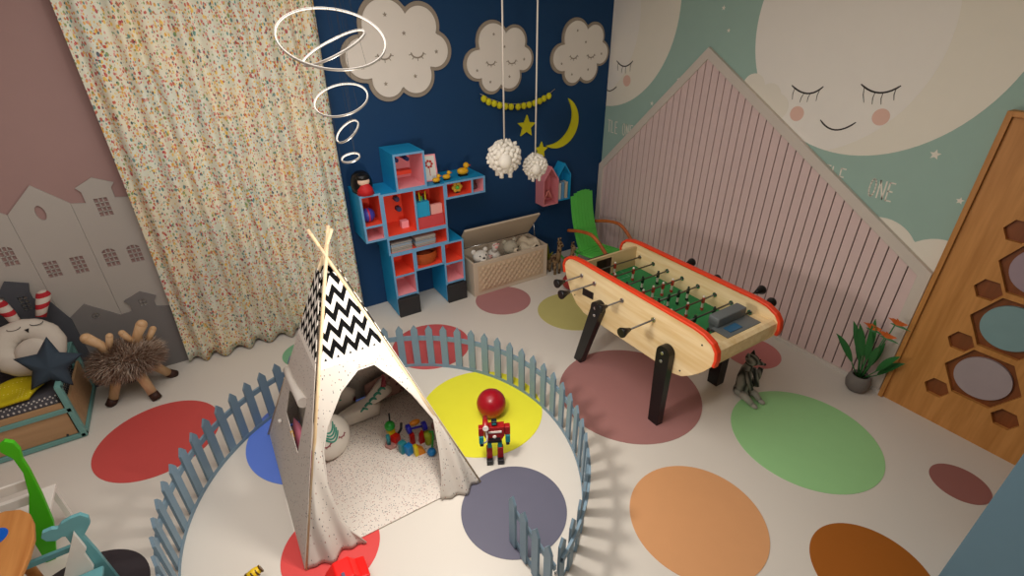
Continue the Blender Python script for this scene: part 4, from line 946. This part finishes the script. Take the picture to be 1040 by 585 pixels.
for (dy, h_, dx) in ((.055, .57, -.01), (-.075, .68, -.01), (-.05, .56, -.02)):
    p1 = Vector((px_+dx, py_+dy, h_-.03)); f_ = obj('flower_stem', B().tube([(px_, py_, .118), (px_+dx*.5, py_+dy*.5, h_*.5), p1], .0045, 6), m_leaf, pl)
    b = B()
    for k_ in range(6): leaf(b, p1, p1+Vector((0, -.01*k_, .03)), p1+Vector((-.02+.004*k_, .05-.024*k_, .055-.008*abs(k_-2))), .011, (-.9, 0, .3))
    obj('flower', b, m_fl, f_)
    b = B(); leaf(b, p1+Vector((0, .03, -.005)), p1+Vector((0, -.03, .004)), p1+Vector((-.01, -.10, .0)), .008, (-.9, 0, .3)); obj('spathe', b, m_leaf, f_)

# ------------------------------------------------------------------ green rocking chair in the corner
gc = thing('green_rocking_chair', 'bright green slatted rocking chair with orange bentwood arms in the corner', 'chair', (0, 0, 0))
b = B()
for i in range(7):
    u_ = -.132+.044*i; topz = .50+math.sqrt(max(0, 1-(u_/.17)**2))*.10
    P_ = []
    for t_ in range(9):
        v_ = t_/8; z = .22+(topz+.22-.22)*v_; yy = .12+.17*v_+.03*sin(v_*pi)
        P_.append([Vector((u_-.0205, yy, z)), Vector((u_+.0205, yy, z)), Vector((u_+.0205, yy+.012, z)), Vector((u_-.0205, yy+.012, z))])
    b.grid(P_, closev=True, sm=False); b.add(P_[0], [(0, 1, 2, 3)]); b.add(P_[-1], [(0, 1, 2, 3)])
obj('backrest', b, m_lime, gc)
b = B()
for i in range(9): yy = -.26+.043*i; b.box(-.16, .16, yy, yy+.036, .25-.012*i*.35+.02*sin(i/8*pi)*-1, .262-.012*i*.35+.02*sin(i/8*pi)*-1)
obj('seat', b, m_lime, gc, bevel=.003)
for s_ in (-1, 1):
    obj('rocker', B().tube([(s_*.175, -.33+.72*i/14, .012+.30*((i/14-.5)**2)) for i in range(15)], .011, 8), m_lime, gc)
    for yy, z0_, z1_ in ((-.2, .03, .25), (.14, .02, .24)): obj('leg', B().cyl((s_*.175, yy, z0_), (s_*.165, yy, z1_), .012), m_lime, gc)
    b = B(); b.fl = .45
    pts = [Vector((s_*.20, .20-.0*i, .42)) for i in range(1)]+[Vector((s_*(.20+.01*sin(i/14*pi)), .26-.60*(i/14), .43+.06*sin(i/14*pi*.9)-.22*max(0, i/14-.55)**1.5*2.2)) for i in range(15)]
    b.tube(pts[1:], [.018]*15, 8); obj('arm', b, m_arm, gc)
    obj('side_rail', B().tube([(s_*.168, -.29, .235), (s_*.168, 0, .21), (s_*.168, .2, .2)], .013, 8), m_lime, gc)
obj('cross_rail', B().cyl((-.175, -.2, .06), (.175, -.2, .06), .01), m_lime, gc)
gc.location = (3.53, 3.84, .003); gc.rotation_euler = (0, 0, R_(8)); gc.scale = (1.12, 1, 1.06)

# ------------------------------------------------------------------ corner basket plant and giraffes
bp = thing('small_basket_plant', 'yellow-green plant in a small beige basket right of the toy chest', 'plant', (3.04, 4.2, 0))
obj('basket', B().lathe([(0, 0), (.06, 0), (.072, .06), (.075, .13), (.068, .13), (.065, .06), (0, .05)], (3.05, 4.18, 0), 20), M('basket_beige', 'a08468', .85, bump=.5), bp)
b = B(); rnd = random.Random(9)
for i in range(34):
    a = rnd.uniform(0, 6.28); r_ = rnd.uniform(.01, .085); s0 = Vector((3.05+.03*cos(a), 4.18+.03*sin(a), .09)); tip = Vector((3.05+r_*cos(a)*1.3, 4.18+r_*sin(a)*1.1, rnd.uniform(.17, .30)))
    leaf(b, s0, s0.lerp(tip, .5)+Vector((0, 0, .04)), tip, .014, (cos(a), sin(a), .3))
obj('foliage', b, M('yellow_green_leaf', '8a8a22', .6, var=.35), bp)
m_gir = MFabric('giraffe_hide', '8e7656', '4c3424', 26, .38, 1.)
for i, (x, y, s) in enumerate(((3.07, 4.03, 1.0), (3.20, 3.95, .88))):
    t = thing('plush_giraffe', ['taller', 'shorter'][i]+' brown patchy plush giraffe standing between toy chest and green chair', 'plush toy', (x, y, 0), 'plush giraffes in the corner')
    obj('body', B().ball((x, y, .17*s), (.05*s, .075*s, .05*s)).tube([(x, y-.05*s, .18*s), (x, y-.075*s, .30*s), (x, y-.08*s, .40*s)], [.035*s, .026*s, .022*s], 12).tube([(x, y-.07*s, .40*s), (x-.01, y-.14*s, .385*s)], [.03*s, .017*s], 10), m_gir, t)
    for dx in (-.03, .03):
        for dy in (-.05, .05): obj('leg', B().tube([(x+dx*s, y+dy*s, .15*s), (x+dx*s, y+dy*s, .002)], [.018*s, .015*s], 10), m_gir, t)
        obj('horn', B().tube([(x+dx*.4*s, y-.075*s, .41*s), (x+dx*.5*s, y-.07*s, .455*s)], [.006*s, .009*s], 8), m_gir, t)
tag(obj('red_playball', B().ball((2.98, 3.62, .09), .088, n=28, m=18), M('dull_red', '9a3030', .5)), 'dull red ball on the floor behind the far end of the football table', 'ball')

# ------------------------------------------------------------------ shaggy deer stool
ds = thing('deer_stool', 'shaggy brown animal stool with wooden legs and antlers by the town wall', 'stool', (-.89, 4.12, 0))
dc = Vector((-.90, 4.11, .33)); m_fur1 = M('fur_brown', '8a6c58', .9, var=.3, sc=4.); m_fur2 = M('fur_pale', 'c8b4a2', .9, var=.25, sc=5.)
ex = (.205, .135, .10)
obj('body', B().ball(dc, ex, n=28, m=16), m_fur1, ds)
b = B(); rnd = random.Random(3)
for i in range(7000):
    zz = rnd.uniform(-1, 1); a = rnd.uniform(0, 2*pi); r_ = math.sqrt(1-zz*zz); d_ = Vector((cos(a)*r_, sin(a)*r_, zz))
    p = dc+Vector((d_.x*ex[0], d_.y*ex[1], d_.z*ex[2]))*.97; L_ = rnd.uniform(.05, .10)
    dr = (d_+Vector((rnd.uniform(-.5, .5), rnd.uniform(-.5, .5), rnd.uniform(-.55, .3)))).normalized(); q = p+dr*L_; m_ = (p+q)/2+Vector((rnd.uniform(-.008, .008), rnd.uniform(-.008, .008), .004))
    s_ = dr.cross(Vector((rnd.random(), rnd.random(), rnd.random()))).normalized()*.0032
    b.add([p-s_, p+s_, m_+s_*.7, m_-s_*.7, q], [(0, 1, 2, 3), (3, 2, 4)], 0 if rnd.random() < .5-.6*d_.x*.5 else 1)
fo = obj('fleece', b, [m_fur1, m_fur2], ds)
m_hoof = M('hoof_brown', '3a1e14', .6); m_lw = MWood('stool_wood', 'd4b088', 'c49c70')
for (x, y) in ((-1.105, 4.075), (-.80, 3.965), (-.675, 4.235), (-.975, 4.345)):
    f_ = Vector((x, y, 0)); t_ = dc+(f_-dc)*.25+Vector((0, 0, -.0)); t_.z = .32
    m_ = f_.lerp(t_, .22); m_.z = .05
    l_ = obj('leg', B().tube([m_, t_], [.032, .038], 14), m_lw, ds); obj('hoof', B().tube([f_+Vector((0, 0, .002)), m_], [.036, .034], 14), m_hoof, l_)
for s_, bx in ((-1, -.985), (1, -.80)):
    a = obj('antler', B().tube([(bx, 4.12, .40), (bx+.02*s_, 4.12, .50), (bx+.075*s_*(-1 if s_ > 0 else 1)*(-1 if s_ > 0 else 1), 4.11, .585)], [.032, .031, .038], 14).ball((bx+.075*s_, 4.11, .585), .037), m_lw, ds)
    obj('antler_branch', B().tube([(bx, 4.12, .43), (bx-.035*s_, 4.11, .50), (bx-.055*s_, 4.10, .56)], [.022, .022, .024], 12).ball((bx-.055*s_, 4.10, .56), .0235), m_lw, a)
obj('tail_peg', B().tube([(-.75, 4.15, .40), (-.68, 4.16, .50)], [.02, .024], 12).ball((-.68, 4.16, .50), .0235), m_lw, ds)

# ------------------------------------------------------------------ child's bed
bd = thing('childs_bed', 'low teal-framed plywood child bed at the left edge of the photo', 'bed', (-1.75, 4.05, 0))
X1, X0, Y0, Y1 = -1.215, -2.45, 3.77, 4.39
def bar(a, c, w=.034): 
    a, c = Vector(a), Vector(c); d_ = (c-a).normalized(); up = Vector((0, 0, 1)) if abs(d_.z) < .7 else Vector((0, 1, 0)); s_ = d_.cross(up).normalized()*w/2; u_ = s_.cross(d_).normalized()*w/2
    a -= d_*w*.3; c += d_*w*.3
    q = B(); q.add([a-s_-u_, a+s_-u_, a+s_+u_, a-s_+u_, c-s_-u_, c+s_-u_, c+s_+u_, c-s_+u_], [(0, 1, 2, 3), (7, 6, 5, 4), (0, 4, 5, 1), (1, 5, 6, 2), (2, 6, 7, 3), (3, 7, 4, 0)]); return q
h = .017
for nm, a, c in (('bottom_rail', (X0, Y0+h, h+.006), (X1-h, Y0+h, h+.006)), ('front_rail', (X0, Y0+h, .255), (X1-h, Y0+h, .255)), ('corner_post', (X1-h, Y0+h, .02), (X1-h, Y0+h, .44)), ('end_rail', (X1-h, Y0+h, .44), (X1-h, Y1-h, .44)),
                 ('corner_post', (X1-h, Y1-h, .02), (X1-h, Y1-h, .44)), ('end_bottom_rail', (X1-h, Y0+h, h+.006), (X1-h, Y1-h, h+.006)), ('corner_post', (X0, Y0+h, .02), (X0, Y0+h, .44)), ('back_rail', (X0, Y1-h, .255), (X1-h, Y1-h, .255))):
    obj(nm, bar(a, c), m_teal, bd, bevel=.003)
obj('drawer_front', B().box(X0+.02, X1-.045, Y0+.014, Y0+.03, .045, .235), m_bedwood, bd); obj('upper_side_board', B().box(X0+.02, X1-.045, Y0+.012, Y0+.028, .274, .315), m_bedwood, bd)
obj('end_board', B().box(X1-.028, X1-.012, Y0+.04, Y1-.04, .045, .30), m_bedwood, bd)
obj('bolt', B().cyl((X1-.10, Y0+.014, .055), (X1-.10, Y0+.008, .055), .007), m_dark, bd)
k = NT('grey_dotted_cover', .9, spec=.1); o_ = k.obj(); s_ = k.sep(o_); uu = k.comb(k.math('ADD', s_[0], s_[1]), k.math('SUBTRACT', s_[0], s_[1]), s_[2]); v = k.vor(uu, 36, 0.)
m_dotc = k.base(k.mix(k.math('LESS_THAN', v.outputs['Distance'], .32), lin('4c4a4e'), lin('b8b2ac')))
P = []
for j in range(13):
    u_ = j/12; a = pi*u_
    P.append([Vector((X0+.02+(X1-.08-X0)*i/20, Y0+.034+(Y1-Y0-.08)*(.5-.5*cos(a))*1.0, .265+.10*min(1, sin(a)*2.6)**.7)) for i in range(21)])
b = B().grid(P); mm = obj('mattress', b, m_dotc, bd, solid=.02)
obj('mattress_core', B().box(X0+.03, X1-.06, Y0+.05, Y1-.06, .2, .335), m_dotc, bd, bevel=.02)
# doughnut cushion with striped horns
dn = thing('doughnut_deer_cushion', 'cream doughnut cushion with sleeping deer face and red-white striped horns on the bed', 'cushion', (-1.42, 4.18, .36))
m_dn = M('doughnut_cream', 'c4bbae', .9, bump=.15); P = []; dcn = Vector((-1.375, 4.14, .61)); rt = Euler((R_(-28), 0, R_(4))).to_matrix()
for i in range(40):
    a = 2*pi*i/40; row = []
    for j in range(16):
        c = 2*pi*j/16; rr_ = .125+(.078+.003*cos(a*12))*cos(c)
        row.append(dcn+rt @ Vector((rr_*cos(a)*1.02, -.062*sin(c), rr_*sin(a)*.98)))
    P.append(row)
obj('ring', B().grid(P, closeu=True, closev=True), m_dn, dn)
obj('centre_pad', B().ball(dcn+rt @ Vector((.03, -.035, -.045)), (.105, .055, .10), rot=rt), m_dn, dn)
k = NT('striped_red_white', .85, spec=.1); s_ = k.sep(k.obj()); m_strp = k.base(k.mix(k.math('LESS_THAN', k.math('FRACT', k.math('MULTIPLY', s_[2], 15.)), .45), lin('c0b4a8'), lin('a82c34')))
for s_ in (-1, 1):
    p0, p1, p2 = dcn+rt @ Vector((.055+s_*.065, 0, .18)), dcn+rt @ Vector((.06+s_*.085, 0, .25)), dcn+rt @ Vector((.06+s_*.115, .0, .32))
    obj('horn', B().tube([p0, p1, p2], [.028, .034, .042], 16).ball(p2, .0415), m_strp, dn)
Fd = lambda a, c, d_: dcn+rt @ Vector((a, -.058-d_, c))
b = B()
for ex_ in (-.02, .10): ribbon(b, [(ex_+.035*cos(a), .145+.016*sin(a)) for a in [pi+pi*i/8 for i in range(9)]], .004, Fd, 0, .006)
b.plate([(.028, .118), (.054, .121), (.044, .092)], Fd, 0, .008); obj('stitched_face', b, m_black, dn)
obj('ear_patch', B().ball(dcn+rt @ Vector((-.19, -.03, -.07)), (.035, .05, .05)), M('plum_felt', '6a4850', .8), dn)
# star cushion
sc_ = thing('star_cushion', 'dark blue grey star cushion leaning on the teal end of the bed', 'cushion', (-1.24, 3.9, .36))
Fs = lambda a, c, d_: Vector((-1.245+a, 3.90+.35*c-d_, .56+c))
def sp(r, k_): return [(p[0], p[1]) for p in starp(0, 0, r, k_, 5, R_(12))]
st_ = []
raw = sp(.185, .52)
for i in range(10):
    a, c = raw[i], raw[(i+1) % 10]
    for t_ in (0, .25, .5, .75): st_.append((a[0]+(c[0]-a[0])*t_, a[1]+(c[1]-a[1])*t_))
puff(st_, Fs, .055, M('star_slate', '2f3c48', .85, bump=.15), 'pad', sc_)
# yellow quilt
k = NT('yellow_dotted_quilt', .9, spec=.1); v = k.vor(k.obj(), 48, 0.); m_q = k.base(k.mix(k.math('LESS_THAN', v.outputs['Distance'], .18), lin('b8a81c'), lin('d8cc60')))
P = []
for i in range(25):
    row = []
    for j in range(19):
        u_, v_ = i/24, j/18; x = -1.86+.50*u_+.05*v_; y = 3.785+.27*v_+.03*u_
        row.append(Vector((x-.04*abs(v_-.5)*2*u_**3, y, .402+.022*sin(u_*7)*sin(v_*5)+.03*(sin(pi*min(1, u_*1.02))*sin(pi*v_))**.4)))
    P.append(row)
tag(obj('yellow_quilt', B().grid(P), m_q, solid=.02), 'yellow quilted cushion with tiny dots lying on the bed', 'cushion')

# ------------------------------------------------------------------ play table and chairs at the lower left
pt = thing('wavy_play_table', 'wavy-edged wooden play table with a blue spot at the lower left', 'table', (-1.5, 2.3, 0))
to = [(-1.147, 2.18), (-1.13, 2.30), (-1.128, 2.40), (-1.146, 2.502), (-1.172, 2.575), (-1.215, 2.628), (-1.275, 2.655), (-1.36, 2.655), (-1.46, 2.63), (-1.58, 2.64), (-1.70, 2.67), (-1.82, 2.64), (-1.88, 2.55), (-1.86, 2.42), (-1.84, 2.28), (-1.88, 2.1), (-1.84, 1.98), (-1.7, 1.93), (-1.5, 1.97), (-1.3, 1.93), (-1.19, 1.98), (-1.16, 2.08)]
m_tt = MWood('table_oak', 'c88a4c', 'b4743a', 'Y', 10)
obj('table_top', B().plate(to, FZ(.475), 0, .025), m_tt, pt, bevel=.006)
tag_ = obj('blue_spot', B().plate(circ(-1.29, 2.49, .055, 30), FZ(.5), .0002, .003), mc('spot_blue', '0a5ac0'), pt)
for x, y in ((-1.27, 2.1), (-1.27, 2.52), (-1.75, 2.1), (-1.75, 2.52)): obj('leg', B().cyl((x, y, 0), (x, y, .475), .022, .025), m_tt, pt)
gk = thing('green_play_chair', 'white play chair with tall tapering bright green side boards by the wooden table', 'chair', (-1.45, 2.75, 0))
m_gk = M('vivid_green', '45b414', .45)
go = [(-1.312, 0), (-1.268, 0), (-1.225, .13), (-1.19, .25), (-1.165, .45), (-1.15, .62), (-1.148, .70), (-1.135, .76), (-1.14, .81), (-1.165, .835), (-1.19, .82), (-1.20, .78), (-1.176, .72), (-1.176, .62), (-1.206, .48), (-1.258, .34), (-1.30, .18)]
for dx in (0, -.34): obj('side_board', B().plate([(a+dx, c) for a, c in go], lambda a, c, d_: Vector((a, 2.76-d_, c)), 0, .025), m_gk, gk, bevel=.003)
obj('seat', B().box(-1.60, -1.2, 2.765, 3.0, .27, .29), m_whiteb, gk, bevel=.003)
for z in (.40, .50): obj('back_slat', B().box(-1.62, -1.185, 2.7605, 2.775, z, z+.055), m_whiteb, gk, bevel=.003)
for x in (-1.58, -1.22): obj('leg', B().box(x-.012, x+.012, 2.97, 2.995, 0, .27), m_whiteb, gk)
tk = thing('teal_play_chair', 'teal play chair with T-shaped back board and white panel at the lower left', 'chair', (-1.0, 2.3, 0))
m_tk = M('play_teal', '68a4aa', .45)
T_ = [(-1.045, 0), (-.955, 0), (-.968, .28), (-.978, .40), (-.95, .435), (-.932, .46), (-.925, .50), (-.945, .535), (-.985, .535), (-1.02, .525), (-1.04, .505), (-1.06, .515), (-1.095, .512), (-1.108, .485), (-1.10, .455), (-1.07, .435), (-1.045, .445), (-1.034, .44), (-1.034, .20)]
T_ = [(x, z) for x, z in T_]
obj('back_board', B().plate(T_, lambda a, c, d_: Vector((a, 2.41-d_, c)), 0, .022), m_tk, tk, bevel=.003)
obj('white_panel', B().plate([(-1.16, .12), (-1.03, .12), (-1.0, .20), (-1.0, .31), (-.985, .33), (-.985, .36), (-.99, .46)], lambda a, c, d_: Vector((a-.005, 2.386-d_, c)), 0, .018), m_whiteb, tk)
obj('seat', B().box(-1.10, -.97, 2.13, 2.366, .17, .19), m_tk, tk, bevel=.003); obj('front_board', B().box(-1.09, -.98, 2.11, 2.13, .0, .22), m_tk, tk, bevel=.004)
obj('side_rail', B().box(-1.50, -1.02, 2.4105, 2.43, .315, .345), m_tk, tk)

# ------------------------------------------------------------------ lights and camera
def area(name, loc, size, power, col, rot=(0, 0, 0)):
    l_ = bpy.data.lights.new(name, 'AREA'); l_.shape = 'DISK'; l_.size = size; l_.energy = power; l_.color = col
    o = bpy.data.objects.new(name, l_); COL.objects.link(o); o.location = loc; o.rotation_euler = rot; return o
pl_ = bpy.data.lights.new('play_pen_light', 'POINT'); pl_.energy = 43; pl_.shadow_soft_size = .10; pl_.color = (1, .94, .86)
po_ = bpy.data.objects.new('play_pen_light', pl_); COL.objects.link(po_); po_.location = (.76, 1.82, 1.36)
area('ceiling_fill_light', (.2, 1.8, H-.02), 3.2, 72, (1, .965, .935))  # soft fill added below the ceiling, out of view; no fitting there
w = bpy.data.worlds.new('world'); scn.world = w; w.use_nodes = True; w.node_tree.nodes['Background'].inputs[0].default_value = (.5, .6, .8, 1); w.node_tree.nodes['Background'].inputs[1].default_value = .3
cd = bpy.data.cameras.new('camera'); cd.sensor_width = 36; cd.lens = 500.8688/1040*36; cam = bpy.data.objects.new('camera', cd); COL.objects.link(cam)
th, ro, ya = .5071, -.0085, .5545
fw = Vector((sin(ya)*cos(th), cos(ya)*cos(th), -sin(th))); r_ = Vector((cos(ya), -sin(ya), 0)); u_ = r_.cross(fw)
r2 = r_*cos(ro)+u_*sin(ro); u2 = u_*cos(ro)-r_*sin(ro)
cam.matrix_world = Matrix(((r2.x, u2.x, -fw.x, 0), (r2.y, u2.y, -fw.y, 0), (r2.z, u2.z, -fw.z, 2.6), (0, 0, 0, 1)))
cd.clip_start = .02; scn.camera = cam
vs = scn.view_settings; vs.view_transform = 'Standard'; vs.look = 'None'; vs.exposure = 0; vs.gamma = 1; vs.use_curve_mapping = False
